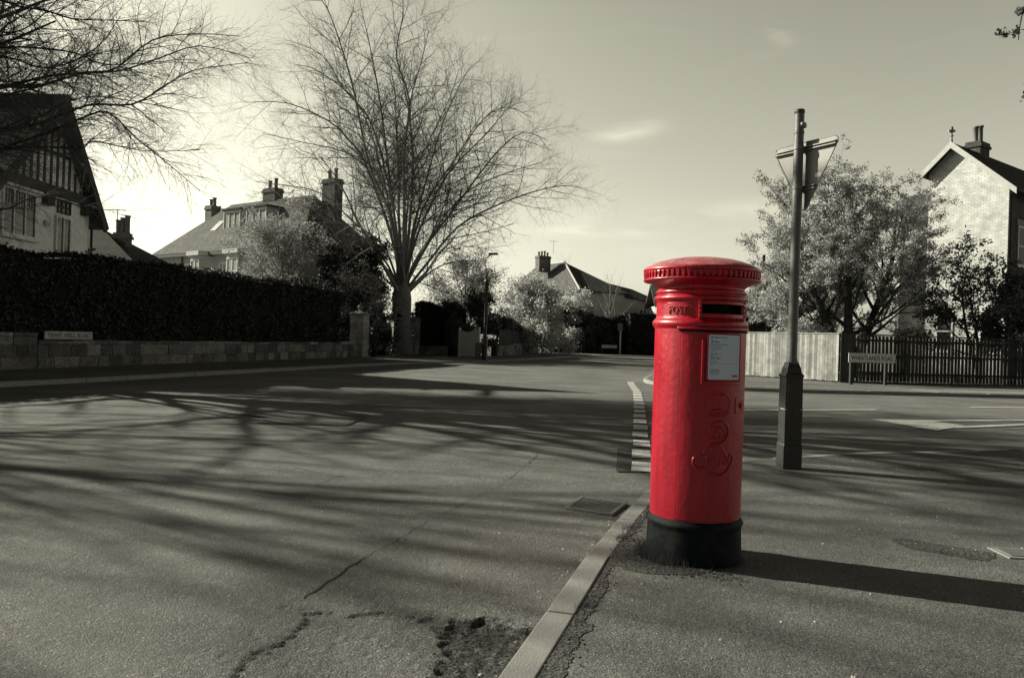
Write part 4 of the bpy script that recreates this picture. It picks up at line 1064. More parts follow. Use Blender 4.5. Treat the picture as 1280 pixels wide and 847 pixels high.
# right brick house
KR_ = P(1262,228,36); dW = Vector((.6,-.8,0)); dB = Vector((.8,.6,0))
hR = thing('brick_house', 'tall pale brick house with dark slate roof and stone finial on the right', 'house', (KR_.x, KR_.y, .1))
zE = KR_.z-.1
fR = Face((-dW*6.0).xy, dW.xy)   # gable face, a=6 at the corner
b = MB(); zP = 11.35; aP = 6-2.5; zE2 = 10.15
gp_ = [(2.33,-.1),(6,-.1),(6,zE),(aP,zP),(2.33,zE2)]
b.v = [tuple(fR.p(a,z,0)) for a,z in gp_]+[tuple(fR.p(a,z,-.4)) for a,z in gp_]; k = 5
b.f = [tuple(range(k)), tuple(range(2*k-1,k-1,-1))]+[(i,(i+1)%k,k+(i+1)%k,k+i) for i in range(k)]
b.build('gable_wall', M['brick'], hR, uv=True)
b = MB(); fR.box(b, .8, 2.33, -.1, 3.9, -3.0, -.02); b.build('side_wing', M['brick'], hR, uv=True)
fS = Face((0, 0), dB.xy)
b = MB(); fS.box(b, .012, 13, -.1, zE-.02, -5, -.003); b.build('side_wall', M['brickd'], hR, uv=True)  # unlit side of the house, its shade put into a darker brick
def rp_(a, z, dep): return fR.p(a, z, dep)
b = MB(); ov = .35
lo = (6.45, zE-.36); pk = (aP, zP+.14); le = (2.0, zE2-.10)
slabq(b, rp_(pk[0],pk[1],ov), rp_(pk[0],pk[1],-13), rp_(lo[0],lo[1],-13), rp_(lo[0],lo[1],ov), .14)
slabq(b, rp_(pk[0],pk[1],ov), rp_(pk[0],pk[1],-13), rp_(le[0],le[1],-13), rp_(le[0],le[1],ov), .14)
rfR = b.build('roof', M['slated'], hR, uv=True)
b = MB()
for q2 in (lo, le):
    b.hexa([rp_(pk[0],pk[1]-.30,ov), rp_(q2[0],q2[1]-.26,ov), rp_(q2[0],q2[1]-.26,ov+.07), rp_(pk[0],pk[1]-.30,ov+.07), rp_(pk[0],pk[1]+.03,ov), rp_(q2[0],q2[1]+.03,ov), rp_(q2[0],q2[1]+.03,ov+.07), rp_(pk[0],pk[1]+.03,ov+.07)])
b.build('bargeboard', M['off'], rfR)
p_ = rp_(pk[0], pk[1], ov)
b = MB(); b.lathe([(.07,0),(.05,.25),(.10,.3),(.04,.38),(.05,.5)], c=tuple(p_), n=10); b.box(p_.x-.16, p_.x+.16, p_.y-.05, p_.y+.05, p_.z+.50, p_.z+.60); b.box(p_.x-.05, p_.x+.05, p_.y-.051, p_.y+.051, p_.z+.45, p_.z+.75); b.build('finial', M['stonelight'], rfR)
q_ = rp_(aP, 0, -2.6); chimney(hR, q_.x, q_.y, 10.8, 11.95, 1.1, .7, 2, math.atan2(dB.y, dB.x), m='brickd', ph=.95)
b = MB(); b.tube([rp_(6.5,lo[1]-.1,ov), rp_(6.5,lo[1]-.1,-13)], .07, 6); b.tube([fS.p(.12,0,.07), fS.p(.12,zE-.5,.07)], .05, 6); b.build('gutter', M['timber'], rfR)
for (a0, a1, z0, z1) in ((1.1,2.1,5.4,7.3),(1.1,2.1,1.4,3.4),(4.2,5.2,5.4,7.3),(4.2,5.2,1.4,3.4)):
    w_ = window(hR, fS, a0, a1, z0, z1, 1, 2, curtain=True); b = MB(); fS.box(b, a0-.15, a1+.15, z1+.01, z1+.3, 0, .04); b.build('lintel', M['stonelight'], w_)
window(hR, fR, 4.9, 5.6, 1.2, 3.2, 1, 2); window(hR, fR, 2.9, 3.7, 1.2, 3.2, 1, 2)

# ------------------------------------------------------------------ trees
def bend(r, p, d, L, n, trop, jit):
    pts = [p.copy()]; d = d.normalized(); st = L/n
    for i in range(n):
        d = (d+trop*st+Vector((r.gauss(0,jit), r.gauss(0,jit), r.gauss(0,jit)))).normalized(); pts.append(pts[-1]+d*st)
    return pts
def spawn(r, mbs, pts, r0, r1, lvl, prm, tips, env=None):
    """add the limb itself, then its children"""
    m = len(pts); rad = [r0+(r1-r0)*(i/(m-1))**.8 for i in range(m)]
    mb = mbs[0] if lvl < prm['solid'] else mbs[1]
    mb.tube(pts, rad, 8 if lvl == 0 else 5 if lvl == 1 else 3, cap=False)
    if lvl >= prm['depth']:
        tips.append(pts); return
    Ls = [0]
    for i in range(1, m): Ls.append(Ls[-1]+(pts[i]-pts[i-1]).length)
    L = Ls[-1]; nc = max(2, int(L*prm['dens'][lvl]*r.uniform(.85, 1.15)))
    ph = r.uniform(0, 6.28)
    for c in range(nc):
        t = prm['t0'][lvl]+(1-prm['t0'][lvl])*(c+r.random())/nc; s = min(t, .995)*L
        i = 0
        while i < m-2 and Ls[i+1] < s: i += 1
        u = (s-Ls[i])/max(1e-6, Ls[i+1]-Ls[i]); p = pts[i].lerp(pts[i+1], u); d = (pts[i+1]-pts[i]).normalized()
        rr_ = rad[i]+(rad[i+1]-rad[i])*u
        ph += 2.4; e1 = d.cross(Vector((0,0,1)))
        if e1.length < .05: e1 = Vector((1,0,0))
        e1.normalize(); e2 = d.cross(e1); an = R(r.uniform(*prm['ang']))
        side = e1*math.cos(ph)+e2*math.sin(ph)*prm.get('flat', 1)
        nd = (d*math.cos(an)+side*math.sin(an)).normalized()
        cl = prm['len'][lvl]*(1-prm.get('tap', .55)*t)*r.uniform(.65, 1.25)
        if env:
            w = env(p+nd*cl); cl *= w
            if w <= .05: continue
        cr_ = min(rr_*.65, prm['rad'][lvl]*(1-.4*t)); n_ = 4 if lvl < 2 else 3 if lvl < 3 else 2
        cp = bend(r, p, nd, cl, n_, prm['trop'][lvl], prm['jit'])
        spawn(r, mbs, cp, cr_, cr_*.35, lvl+1, prm, tips, env)
def smoothpts(pts, sub=3):
    out = []; n = len(pts)
    for i in range(n-1):
        p0 = pts[max(0,i-1)]; p1 = pts[i]; p2 = pts[i+1]; p3 = pts[min(n-1,i+2)]
        for k in range(sub):
            t = k/sub; out.append(.5*((2*p1)+(p2-p0)*t+(2*p0-5*p1+4*p2-p3)*t*t+(3*p1-p0-3*p2+p3)*t**3))
    out.append(pts[-1]); return out
Z = Vector((0,0,1))
# --- big beech in the middle
def beech():
    r = random.Random(21); Y0 = 47.0; base = P(503,441,Y0); base.z = .1; fork = P(502,372,Y0)
    t = thing('beech_tree', 'large bare beech tree with fanning limbs between the gate pillars', 'tree', base); off = base
    tr = MB(); br = MB(); tips = []
    pts = [base-Z*.3, base+Z*.4, P(503,405,Y0), fork, P(503,350,Y0)]
    tr.tube([p-off for p in pts], [.80,.60,.52,.60,.42], 14)
    ox, oy, sc = 300, 0, 2.118
    def c(l): return [(ox+x/sc, oy+y/sc) for x, y in l]
    limbs = [c([(428,760),(405,600),(388,540),(345,430),(300,260),(275,120),(230,20),(190,-30)]), c([(430,760),(412,600),(397,430),(375,250),(350,120),(318,10)]),
      c([(430,740),(435,560),(440,400),(442,260),(425,140),(436,40),(430,-10)]), c([(434,740),(452,560),(458,400),(452,280),(485,170),(500,80)]),
      c([(436,740),(460,600),(485,480),(540,330),(590,230),(615,170)]), c([(438,745),(470,620),(545,470),(640,350),(720,270)]),
      c([(440,750),(500,640),(565,560),(680,420),(755,350),(815,372)]), c([(445,760),(500,690),(575,600),(680,535),(800,498),(895,492)]),
      c([(445,775),(510,715),(570,690),(650,690)]), c([(425,750),(400,620),(345,430),(290,375),(225,320),(120,275),(15,270)]),
      c([(424,765),(380,650),(320,590),(220,520),(120,500),(40,480)]), c([(424,770),(370,670),(270,590),(160,545),(60,530)]),
      c([(426,755),(392,560),(330,450),(280,400),(170,375),(60,352)]), c([(438,745),(480,560),(560,420),(640,310),(715,285),(770,310)]),
      c([(436,745),(448,500),(500,350),(560,250),(580,180)]),
      c([(428,750),(408,560),(350,330),(290,230),(210,150),(140,110)]), c([(428,750),(400,560),(320,300),(220,190),(150,170)]),
      c([(440,750),(520,600),(620,500),(720,440),(800,430)]), c([(425,760),(380,700),(300,640),(200,640),(120,620)]), c([(430,780),(360,720),(280,700),(200,720)])]
    nb = [.30,.26,.26,.26,.24,.24,.24,.24,.16,.26,.2,.2,.18,.2,.2,.18,.18,.18,.18]
    for i, l in enumerate(limbs):
        tilt = r.uniform(-.38, .38); k = len(l); p3 = []
        for j, (u, v) in enumerate(l):
            if 1 < j < k-1: u += r.gauss(0, 3.2); v += r.gauss(0, 3.2)
            w_ = P(u, v, Y0); dist = (w_-fork).length; q = P(u, v, Y0+tilt*dist)
            p3.append(q-off)
        sp_ = smoothpts(p3, 3)
        spawn(r, (tr, br), sp_, (nb+[.16,.16,.16])[i]*.43, .015, 0, prmB, tips)
    for i in range(6):   # limbs towards and away from the street
        az = r.choice((-1, 1))*R(90)+r.gauss(0, .45); el = R(r.uniform(28, 75)); d = Vector((math.cos(az)*math.cos(el), math.sin(az)*math.cos(el), math.sin(el)))
        L = r.uniform(9, 12) if el < 1 else r.uniform(12, 15)
        spawn(r, (tr, br), bend(r, fork-off+Z*r.uniform(-.5,.6), d, L, 8, Z*.01, .09), .14, .018, 0, prmB, tips)
    tr.build('trunk', M['bark'], t, smooth=True, fix=False); br.build('crown', M['twig'], t, fix=False)
prmB = dict(solid=2, depth=4, dens=[1.6,2.8,4.8,6.5], t0=[.24,.15,.1,.1], ang=(28,64), len=[4.1,1.8,.85,.45], rad=[.045,.022,.013,.009], trop=[Z*.015,Z*.02,Z*.05,Z*.1], jit=.11, tap=.35)
beech()
# --- big tree off the left edge whose limbs reach over the house
def lefttree():
    r = random.Random(5); Y0 = 19.5; base = Vector((-17.6, 18.2, .1))
    t = thing('bare_tree', 'bare tree reaching in from the left edge above the timbered house', 'tree', base)
    tr = MB(); br = MB(); tips = []
    tr.tube([Vector((0,0,-.3)), Vector((.05,0,1.5)), Vector((.15,.1,4)), Vector((.1,.1,7)), Vector((0,.2,10)), Vector((.2,0,13)), Vector((.1,.2,15.5))], [.6,.42,.36,.3,.24,.18,.05], 12)
    limbs = [[(-180,180),(-60,130),(0,110),(60,95),(110,90),(145,85),(190,50),(245,42),(300,45)], [(-60,110),(40,108),(100,92),(150,88),(200,72),(250,57),(312,72)],
      [(-180,210),(-60,180),(0,163),(45,155),(110,131),(165,130),(205,108),(240,88),(310,78)], [(-60,215),(0,186),(60,165),(100,148),(135,140),(170,172),(205,200),(250,238)],
      [(-60,200),(20,184),(85,184),(105,184),(118,176),(180,188),(250,187)], [(-120,270),(0,262),(30,250),(62,246),(110,260),(150,262)], [(-60,50),(0,16),(26,0),(60,-40)],
      [(-60,-10),(25,8),(55,12),(90,23),(140,25),(182,27)], [(-60,60),(0,58),(50,60),(95,66),(130,80),(190,78)], [(-60,140),(0,120),(50,108),(75,98),(110,70),(160,60)],
      [(-60,160),(10,160),(60,140),(80,128),(120,120),(190,130),(235,140)], [(-80,20),(0,40),(40,30),(80,-10)], [(-60,90),(0,70),(60,85),(120,60),(150,20)]]
    rb_ = [.11,.09,.12,.09,.07,.055,.11,.07,.07,.06,.07,.06,.06]
    for i, l in enumerate(limbs):
        tilt = r.uniform(-.35, .3); p3 = []
        for j, (u, v) in enumerate(l):
            dd = (u-l[0][0])/48; p3.append(P(u, v, Y0+tilt*dd)-base)
        root = Vector((0.1, .1, max(3.0, p3[0].z-1.5))); p3 = [root]+p3
        spawn(r, (tr, br), smoothpts(p3, 3), rb_[i]*.6, .008, 0, prm, tips)
    for i in range(26):
        az = r.uniform(0, 6.28); el = R(r.uniform(5, 70)); z = r.uniform(3.5, 11)
        d = Vector((math.cos(az)*math.cos(el), math.sin(az)*math.cos(el), math.sin(el)))
        if d.x > .3 and d.y > 0 and z < 7: continue
        spawn(r, (tr, br), bend(r, Vector((.1,.1,z)), d, r.uniform(4.5, 7.5), 8, -Z*.015, .1), .12, .01, 0, prm2, tips)
    for i in range(22):
        az = R(-88+i*4.4+r.uniform(-4, 4)); el = R(r.uniform(10, 45)); z = 4.2+r.random()*9
        d = Vector((math.cos(az)*math.cos(el), math.sin(az)*math.cos(el), math.sin(el)))
        spawn(r, (tr, br), bend(r, Vector((.1,.1,z)), d, r.uniform(5.5, 8), 8, -Z*.02, .12), .15, .02, 0, prm3, tips)
    tr.build('trunk', M['barkd'], t, smooth=True, fix=False); br.build('crown', M['twig'], t, fix=False)
prm3 = dict(solid=2, depth=3, dens=[1.1,1.8,2.6], t0=[.25,.1,.1], ang=(22,55), len=[3.0,1.3,.6], rad=[.06,.02,.008], trop=[Z*.02,Z*0,Z*.1], jit=.12, tap=.4)
prm = dict(solid=1, depth=4, dens=[4.2,6,8,9], t0=[.12,.1,.1,.1], ang=(22,55), len=[1.9,1.0,.55,.28], rad=[.022,.010,.006,.0045], trop=[-Z*.10,-Z*.22,-Z*.10,Z*.2], jit=.13, tap=.4)
prm2 = dict(solid=1, depth=3, dens=[1.6,2.4,3.6], t0=[.2,.1,.1], ang=(22,55), len=[2.8,1.3,.6], rad=[.04,.016,.008], trop=[Z*.02,Z*0,Z*.1], jit=.12, tap=.4)
lefttree()
# --- tree off frame that shades the near road
def generic(name, label, base, H, spread, r, trunk_r, nlimb, prm, mt, mtw, leafm=None, nleaf=0, lsize=.07, z0=.25, env=None, forks=1, leafclump=.25, group=None, up=(20, 75)):
    t = thing(name, label, 'tree', base, group); tr = MB(); br = MB(); tips = []
    for fk in range(forks):
        lean = Vector(((fk-(forks-1)/2)*.5+r.uniform(-.1,.1), r.uniform(-.2,.2), 1)) if forks > 1 else Vector((r.uniform(-.05,.05), r.uniform(-.05,.05), 1))
        pts = [Vector((0,0,-.2))]+bend(r, Vector((0,0,0)), lean, H*.75, 7, Z*.02, .06)
        rad = [trunk_r*1.2]+[trunk_r*(1-.8*i/7) for i in range(8)]
        tr.tube(pts, rad, 10)
        for i in range(nlimb):
            f_ = z0+(1-z0)*(i+r.random())/nlimb; k = 1+f_*7*.98; a = int(k); p = pts[a].lerp(pts[min(a+1, len(pts)-1)], k-a)
            az = i*2.4+r.uniform(-.4,.4); el = R(up[0]+(up[1]-up[0])*f_+r.uniform(-10,10)); d = Vector((math.cos(az)*math.cos(el), math.sin(az)*math.cos(el), math.sin(el)))
            L = spread*(1.0-.45*f_)*r.uniform(.75, 1.15)
            spawn(r, (tr, br), bend(r, p, d, L, 6, Z*.03, .10), trunk_r*.5*(1-.6*f_), .012, 0, prm, tips, env)
    tr.build('trunk', M[mt], t, smooth=True, fix=False)
    if not leafm: br.build('crown', M[mtw], t, fix=False); return t
    br.build('branches', M[mtw], t, fix=False)
    lf = MB()
    def pick(r):
        tp = r.choice(tips); k = r.random()*(len(tp)-1); a = int(k); p = tp[a].lerp(tp[a+1], k-a)
        return p+Vector((r.gauss(0,leafclump), r.gauss(0,leafclump), r.gauss(0,leafclump*.8))), None
    leafquads(lf, nleaf, pick, lsize, r); lf.build('crown', M[leafm], t, fix=False)
    return t
prmS = dict(solid=1, depth=3, dens=[1.4,2.2,3.4], t0=[.2,.1,.1], ang=(22,55), len=[3.0,1.4,.7], rad=[.05,.02,.01], trop=[Z*.03,Z*.02,Z*.05], jit=.12, tap=.4)
generic('bare_tree', 'bare street tree beyond the left edge casting shadows over the near road', Vector((-22.4, 13.0, .1)), 15, 6.8, random.Random(31), .30, 22, prmS, 'barkd', 'twig')
# --- leafing tree behind the dark fence
prmL = dict(solid=1, depth=3, dens=[1.6,2.6,4.0], t0=[.15,.1,.1], ang=(20,50), len=[2.2,1.0,.5], rad=[.04,.014,.007], trop=[Z*.10,Z*.15,Z*.2], jit=.12, tap=.4)
generic('leafing_tree', 'broad twin stemmed tree in pale leaf behind the corner of the fence', Vector((13.9, 31.5, .1)), 8.4, 3.7, random.Random(12), .24, 15, prmL, 'barkd', 'barkd', 'leaf', 100000, .038, z0=.26, forks=3, leafclump=.09, up=(15,82))
prmM = dict(solid=1, depth=3, dens=[1.8,3.0,4.5], t0=[.2,.1,.1], ang=(25,60), len=[1.5,.8,.4], rad=[.025,.01,.006], trop=[Z*0,-Z*.05,Z*0], jit=.12, tap=.4, flat=.35)
generic('small_tree', 'small layered tree in front of the pale brick house', Vector((18.7, 30.6, .1)), 5.2, 3.0, random.Random(17), .10, 12, prmM, 'barkd', 'barkd', 'leafd', 10000, .055, z0=.22, forks=2, leafclump=.10, up=(10,60))
generic('small_tree', 'dark leafy bush at the right edge below the brick house windows', Vector((21.0, 31.0, .1)), 3.9, 2.2, random.Random(18), .08, 10, prmM, 'barkd', 'barkd', 'leafd', 14000, .06, z0=.15, forks=1, leafclump=.14, up=(10,60))
# --- shrubs left of the leafing tree
generic('shrub', 'dark rounded shrub behind the sunlit fence beside the red box', Vector((10.8, 37.5, .1)), 3.4, 2.0, random.Random(19), .1, 12, prmM, 'barkd', 'barkd', 'leafd', 16000, .07, z0=.08, leafclump=.15, up=(10,70))
generic('leafing_tree', 'pale leafy tree behind the fence between the pole and the red box', Vector((12.1, 33.4, .1)), 6.6, 3.1, random.Random(20), .14, 18, prmM, 'barkd', 'barkd', 'leaf', 80000, .040, z0=.06, leafclump=.14, up=(10,70))
# --- growth around the middle
prmW = dict(solid=1, depth=3, dens=[1.6,2.6,3.6], t0=[.1,.1,.1], ang=(25,60), len=[2.0,1.1,.6], rad=[.03,.012,.007], trop=[-Z*.05,-Z*.15,-Z*.1], jit=.13, tap=.4)
generic('blossom_tree', 'pale weeping tree in fine leaf between long hedge and beech', Vector((-13.2, 42.5, .1)), 8.0, 3.6, random.Random(23), .22, 16, prmW, 'barkd', 'barkd', 'blossom', 36000, .045, z0=.2, leafclump=.20, up=(15,70))
generic('yew_tree', 'dark evergreen behind the gate pillar at the hedge end', Vector((-9.9, 43.6, .1)), 7.0, 3.1, random.Random(24), .2, 24, prmM, 'barkd', 'barkd', 'hedge', 45000, .07, z0=.03, leafclump=.16, up=(0,60))
generic('blossom_shrub', 'pale shrub just left of the beech trunk above the drive', Vector((-8.2, 42.2, .1)), 5.0, 1.7, random.Random(25), .1, 14, prmW, 'barkd', 'barkd', 'blossom', 9000, .045, z0=.15, leafclump=.18, up=(10,70))
generic('blossom_tree', 'pale blossoming tree right of the beech trunk behind the short hedge', Vector((-3.6, 56, .1)), 6.6, 4.0, random.Random(26), .2, 16, prmW, 'barkd', 'barkd', 'blossom', 30000, .055, z0=.15, leafclump=.22, up=(10,65))
generic('blossom_tree', 'pale leafy tree above the dark boards left of the hipped house', Vector((1.2, 62, .1)), 4.9, 3.4, random.Random(27), .2, 16, prmW, 'barkd', 'barkd', 'leaf', 36000, .075, z0=.12, leafclump=.25, up=(10,65))
generic('shrub', 'dark glossy shrub behind the white gate', Vector((-2.6, 48.6, .1)), 3.9, 1.5, random.Random(28), .1, 12, prmM, 'barkd', 'barkd', 'leafd', 12000, .07, z0=.1, leafclump=.15, up=(10,70))
generic('shrub', 'mixed leafy shrub under the corner of the hipped house', Vector((5.6, 74.5, .1)), 5.2, 2.8, random.Random(29), .1, 12, prmM, 'barkd', 'barkd', 'leaf', 14000, .09, z0=.1, leafclump=.25, up=(10,70))
prmT = dict(solid=1, depth=3, dens=[1.3,2.2,3.0], t0=[.1,.1,.1], ang=(15,35), len=[2.2,1.1,.6], rad=[.03,.015,.01], trop=[Z*.15,Z*.2,Z*.2], jit=.1, tap=.4)
generic('bare_sapling', 'fine bare sapling before the pale wall of the hipped house', Vector((9.9, 76.5, .1)), 7.6, 4.2, random.Random(33), .1, 14, prmT, 'bark', 'bark', z0=.1, up=(40,80))
generic('bare_tree', 'small bare tree against the sky just left of the red box', Vector((15.4, 79, .1)), 8.6, 4.6, random.Random(34), .18, 14, prmT, 'barkd', 'twig', z0=.25, up=(20,75))
generic('bare_tree', 'distant bare tree rising behind the chimney of the hipped house', Vector((5.5, 108, .1)), 12.5, 6.5, random.Random(35), .25, 14, prmT, 'bark', 'twig', z0=.25, up=(15,75))
# ivy beside the pillar
def clump(name, label, c, rx, ry, rz, n, size, m, seed, cat='shrub'):
    r = random.Random(seed); t = thing(name, label, cat, (c[0], c[1], .1)); core = MB()
    core.lathe([(0,.0),(rx*.55,.0),(rx*.6,rz*.6),(rx*.4,rz*1.2),(0,rz*1.5)], n=12)
    core.build('stems', M['hedgecore'], t)
    mb = MB()
    def pick(r):
        d = Vector((r.gauss(0,1), r.gauss(0,1), r.gauss(0,1))).normalized(); k = .8+.25*noise.noise(d*2.3+Vector((seed,0,0)))+r.gauss(0,.05)
        p = Vector((d.x*rx*k, d.y*ry*k, rz+d.z*rz*k)); return p, d
    leafquads(mb, n, pick, size, r, .7); mb.build('foliage', M[m], t, fix=False)
clump('ivy_bush', 'tall narrow ivy clad bush next to the white gate', (-3.55,46.6), .55, .5, 1.35, 6000, .06, 'ivy', 41)
clump('ivy_bush', 'leafy ivy growth beside the first gate pillar', (-7.15,39.6), .3, .3, .9, 1800, .06, 'ivy', 42)
clump('dark_bush', 'dark bush crowding the foot of the beech trunk inside the drive', (-8.0,45.2), 1.0, .9, 1.2, 9000, .07, 'hedge', 43)
# telegraph pole
a = P(952,420,37); b = MB(); b.tube([Vector((0,0,-.3)), Vector((0,0,P(952,318,37).z-.1))], .07, 8)
tp_ = thing('telegraph_pole', 'thin pole standing among leaves right of the red box cap', 'pole', (a.x, a.y, .1)); b.build('pole', M['barkd'], tp_)
b = MB(); b.box(-.35,.35,-.04,.04,4.55,4.63); b.build('crossarm', M['barkd'], tp_)
# leafy twig at the top right corner: tree standing off the right edge
def cornertree():
    r = random.Random(9); base = Vector((12.6, 12.5, .1)); t = thing('street_tree', 'tree off the right edge with one leafy spray in the top right corner', 'tree', base)
    tr = MB(); br = MB(); tips = []
    tr.tube([Vector((0,0,-.3)), Vector((.1,0,2)), Vector((.1,.1,5)), Vector((0,0,8))], [.3,.22,.18,.08], 10)
    for tgt in ([(1420,-60),(1330,-40),(1290,-6),(1277,20),(1273,50)], [(1420,-20),(1340,20),(1300,60),(1287,90),(1280,105)]):
        p3 = [Vector((.05,.05,6.2))]+[P(u, v, 12.3)-base for u, v in tgt]; spawn(r, (tr, br), smoothpts(p3, 2), .04, .006, 0, prmC, tips)
    for i in range(8):
        az = r.uniform(-1.2, 1.2); el = R(r.uniform(20,60)); d = Vector((math.cos(az)*math.cos(el), math.sin(az)*math.cos(el), math.sin(el)))
        spawn(r, (tr, br), bend(r, Vector((.1,.1,r.uniform(4,7.5))), d, 3, 6, Z*0, .1), .06, .01, 0, prmC, tips)
    tr.build('trunk', M['barkd'], t, smooth=True, fix=False); br.build('branches', M['twig'], t, fix=False)
    lf = MB()
    def pick(r):
        tp = r.choice(tips); p = tp[-1].lerp(tp[0], r.random()); return p+Vector((r.gauss(0,.03), r.gauss(0,.03), r.gauss(0,.03))), None
    leafquads(lf, 5000, pick, .03, r); lf.build('crown', M['leafd'], t, fix=False)
prmC = dict(solid=1, depth=2, dens=[1.6,3.0], t0=[.3,.1], ang=(20,50), len=[.35,.2], rad=[.008,.005], trop=[-Z*.2,-Z*.2], jit=.12, tap=.3)
cornertree()

# ------------------------------------------------------------------ litter on the ground
def inpave(x, y):
    k = [(-.3,1.6),(-.018,2.58),(.19,3.27),(.384,3.96),(.62,4.70),(.88,5.45),(1.13,6.11),(1.32,6.55),(1.62,7.02),(2.1,7.5),(2.9,8.05),(4.1,8.65),(6.4,9.3)]
    for i in range(len(k)-1):
        if k[i][1] <= y < k[i+1][1]: return x > k[i][0]+(k[i+1][0]-k[i][0])*(y-k[i][1])/(k[i+1][1]-k[i][1])+.14
    return y < 9 and x > 0
r = random.Random(77); pt = MB(); cb_ = MB()
def chip(mb, x, y, z, s, h):
    n_ = r.randint(4, 6); a0 = r.uniform(0, 6.28); pts = [(x+s*r.uniform(.5,1.1)*math.cos(a0+k*6.283/n_), y+s*r.uniform(.5,1.1)*math.sin(a0+k*6.283/n_)) for k in range(n_)]
    k = len(mb.v); mb.v += [(a, b_, z-.002) for a, b_ in pts]+[(x+(a-x)*.6+r.gauss(0,s*.15), y+(b_-y)*.6, z+h*r.uniform(.5,1)) for a, b_ in pts]
    mb.f.append(tuple(range(k+n_, k+2*n_)))
    for i in range(n_): j = (i+1) % n_; mb.f.append((k+i, k+j, k+n_+j, k+n_+i))
for _ in range(150):
    x, y = r.uniform(.1, 5.5), r.uniform(2.3, 8.5)
    if inpave(x, y): chip(pt, x, y, .102, r.uniform(.003, .009), .004)
for _ in range(60):
    y = r.uniform(2.5, 7); x = r.uniform(-2.5, 1.2)
    if not inpave(x-.16, y): chip(pt, x, y, roadz(x, y)+.002, r.uniform(.003, .008), .003)
for _ in range(30):
    x, y = r.gauss(1.15,.07), 0; y = r.uniform(2.6, 5.6); x = (.29*(y-2.58))-.05+r.gauss(-.04, .04); chip(pt, x, y, roadz(x, y)+.002, r.uniform(.004,.012), .005)
tag(pt.build('fallen_petals', M['petal'], fix=False), 'pale fallen petals and crumbs strewn over the tarmac', 'litter', kind='stuff')
dm_ = MB(); rr_s = random.Random(4); pv = None; yy = 2.35
while yy < 5.3:
    kx = -.018+(yy-2.58)*.291 if yy < 3.96 else .384+(yy-3.96)*.32
    x0 = kx+.13; x1 = x0+max(.004, .045+.08*noise.noise(Vector((yy*1.3, 2, 0)))+.05*noise.noise(Vector((yy*9, 5, 0)))+.02*noise.noise(Vector((yy*40, 5, 0))))
    if 2.5 < yy < 3.1: x1 += .05
    if pv: dm_.quad((pv[0], pv[2], .1025), (pv[1], pv[2], .1025), (x1, yy, .1025), (x0, yy, .1025))
    pv = (x0, x1, yy); yy += .02
tag(dm_.build('footway_patch', M['patch'], fix=False), 'dark worn edge of the footway along the kerb', None, kind='structure')
dm_ = MB(); ring = []
for k in range(120):
    a_ = 2*math.pi*k/120; w_ = max(0, math.cos(a_-R(195)))**1.5; rd = .27+.26*w_+.06*w_*noise.noise(Vector((k*.35, 1, 0)))+.01*noise.noise(Vector((k*.9, 8, 0)))
    ring.append((BX+rd*math.cos(a_), BY+rd*math.sin(a_), .1032))
dm_.poly(ring); tag(dm_.build('footway_patch', M['patch'], fix=False), 'dark mossy ring of broken tarmac round the box base', None, kind='structure')
def blob(pts, z, lab, amp=.03, m='patch'):
    P_ = resample([(p.x, p.y) for p in pts+[pts[0]]], .04); mb_ = MB(); mb_.poly([(p.x+amp*noise.noise(p*7), p.y+amp*noise.noise(p*7+Vector((3,3,3))), z) for p in P_[:-1]])
    o_ = mb_.build('footway_patch', M[m], fix=False); bmx = bmesh.new(); bmx.from_mesh(o_.data); bmesh.ops.triangulate(bmx, faces=bmx.faces); bmx.to_mesh(o_.data); bmx.free(); tag(o_, lab, None, kind='structure')
blob([G(*q, .1) for q in ((1110,672),(1150,676),(1200,684),(1245,690),(1240,703),(1190,694),(1140,686))], .1025, 'ragged dark break in the footway near the access cover', .05)
blob([G(*q, .1) for q in ((960,560),(1080,568),(1290,560),(1400,562),(1400,585),(1200,590),(1000,578))], .1022, 'slightly darker strip of footway along the side road', .04, 'pave2')
# crumbled tarmac along the kerb and round the box
for _ in range(420):
    y = r.uniform(2.4, 5.2); kx = -.018+(y-2.58)*.291 if y < 3.96 else .384+(y-3.96)*.32
    x = kx+.135+abs(r.gauss(0, .05)); chip(cb_, x, y, .102, .003+.010*r.random()**3, r.uniform(.002, .005))
for _ in range(420):
    a_ = R(r.uniform(130, 290)); d_ = .25+abs(r.gauss(0, .09)); chip(cb_, BX+d_*math.cos(a_), BY+d_*math.sin(a_), .102, r.uniform(.003, .012), r.uniform(.002, .007))
for _ in range(900):
    x, y = r.uniform(-1.2, .15), r.uniform(2.2, 3.5)
    if sdist(x, y, dx) > 0: chip(cb_, x, y, roadz(x, y), .003+.010*r.random()**3, r.uniform(.002, .006))
tag(cb_.build('tarmac_crumbs', M['crumb'], fix=False), 'loose tarmac crumbs and grit beside kerb, pothole and box', 'grit', kind='stuff')
gr = MB()
for _ in range(900):
    a_ = R(r.gauss(196, 24)); d_ = .25+abs(r.gauss(0, .025)); x, y = BX+d_*math.cos(a_), BY+d_*math.sin(a_); h_ = r.uniform(.02, .075); w_ = .0016
    lx_, ly_ = r.gauss(0,.02), r.gauss(0,.02)
    gr.tri((x-w_,y,.1),(x+w_,y,.1),(x+lx_,y+ly_,.1+h_))
for _ in range(260):
    y = r.choice((3.3, 4.4, 4.5, 4.7))+r.gauss(0,.05); kx = .29*(y-2.58)-.018; x = kx+.15+r.gauss(0,.02); gr.tri((x-.0016,y,.1),(x+.0016,y,.1),(x+r.gauss(0,.012),y+r.gauss(0,.012),.1+r.uniform(.01,.035)))
tag(gr.build('grass_tufts', M['grass'], fix=False), 'dry grass and moss tufts at the foot of the red box', 'grass', kind='stuff')
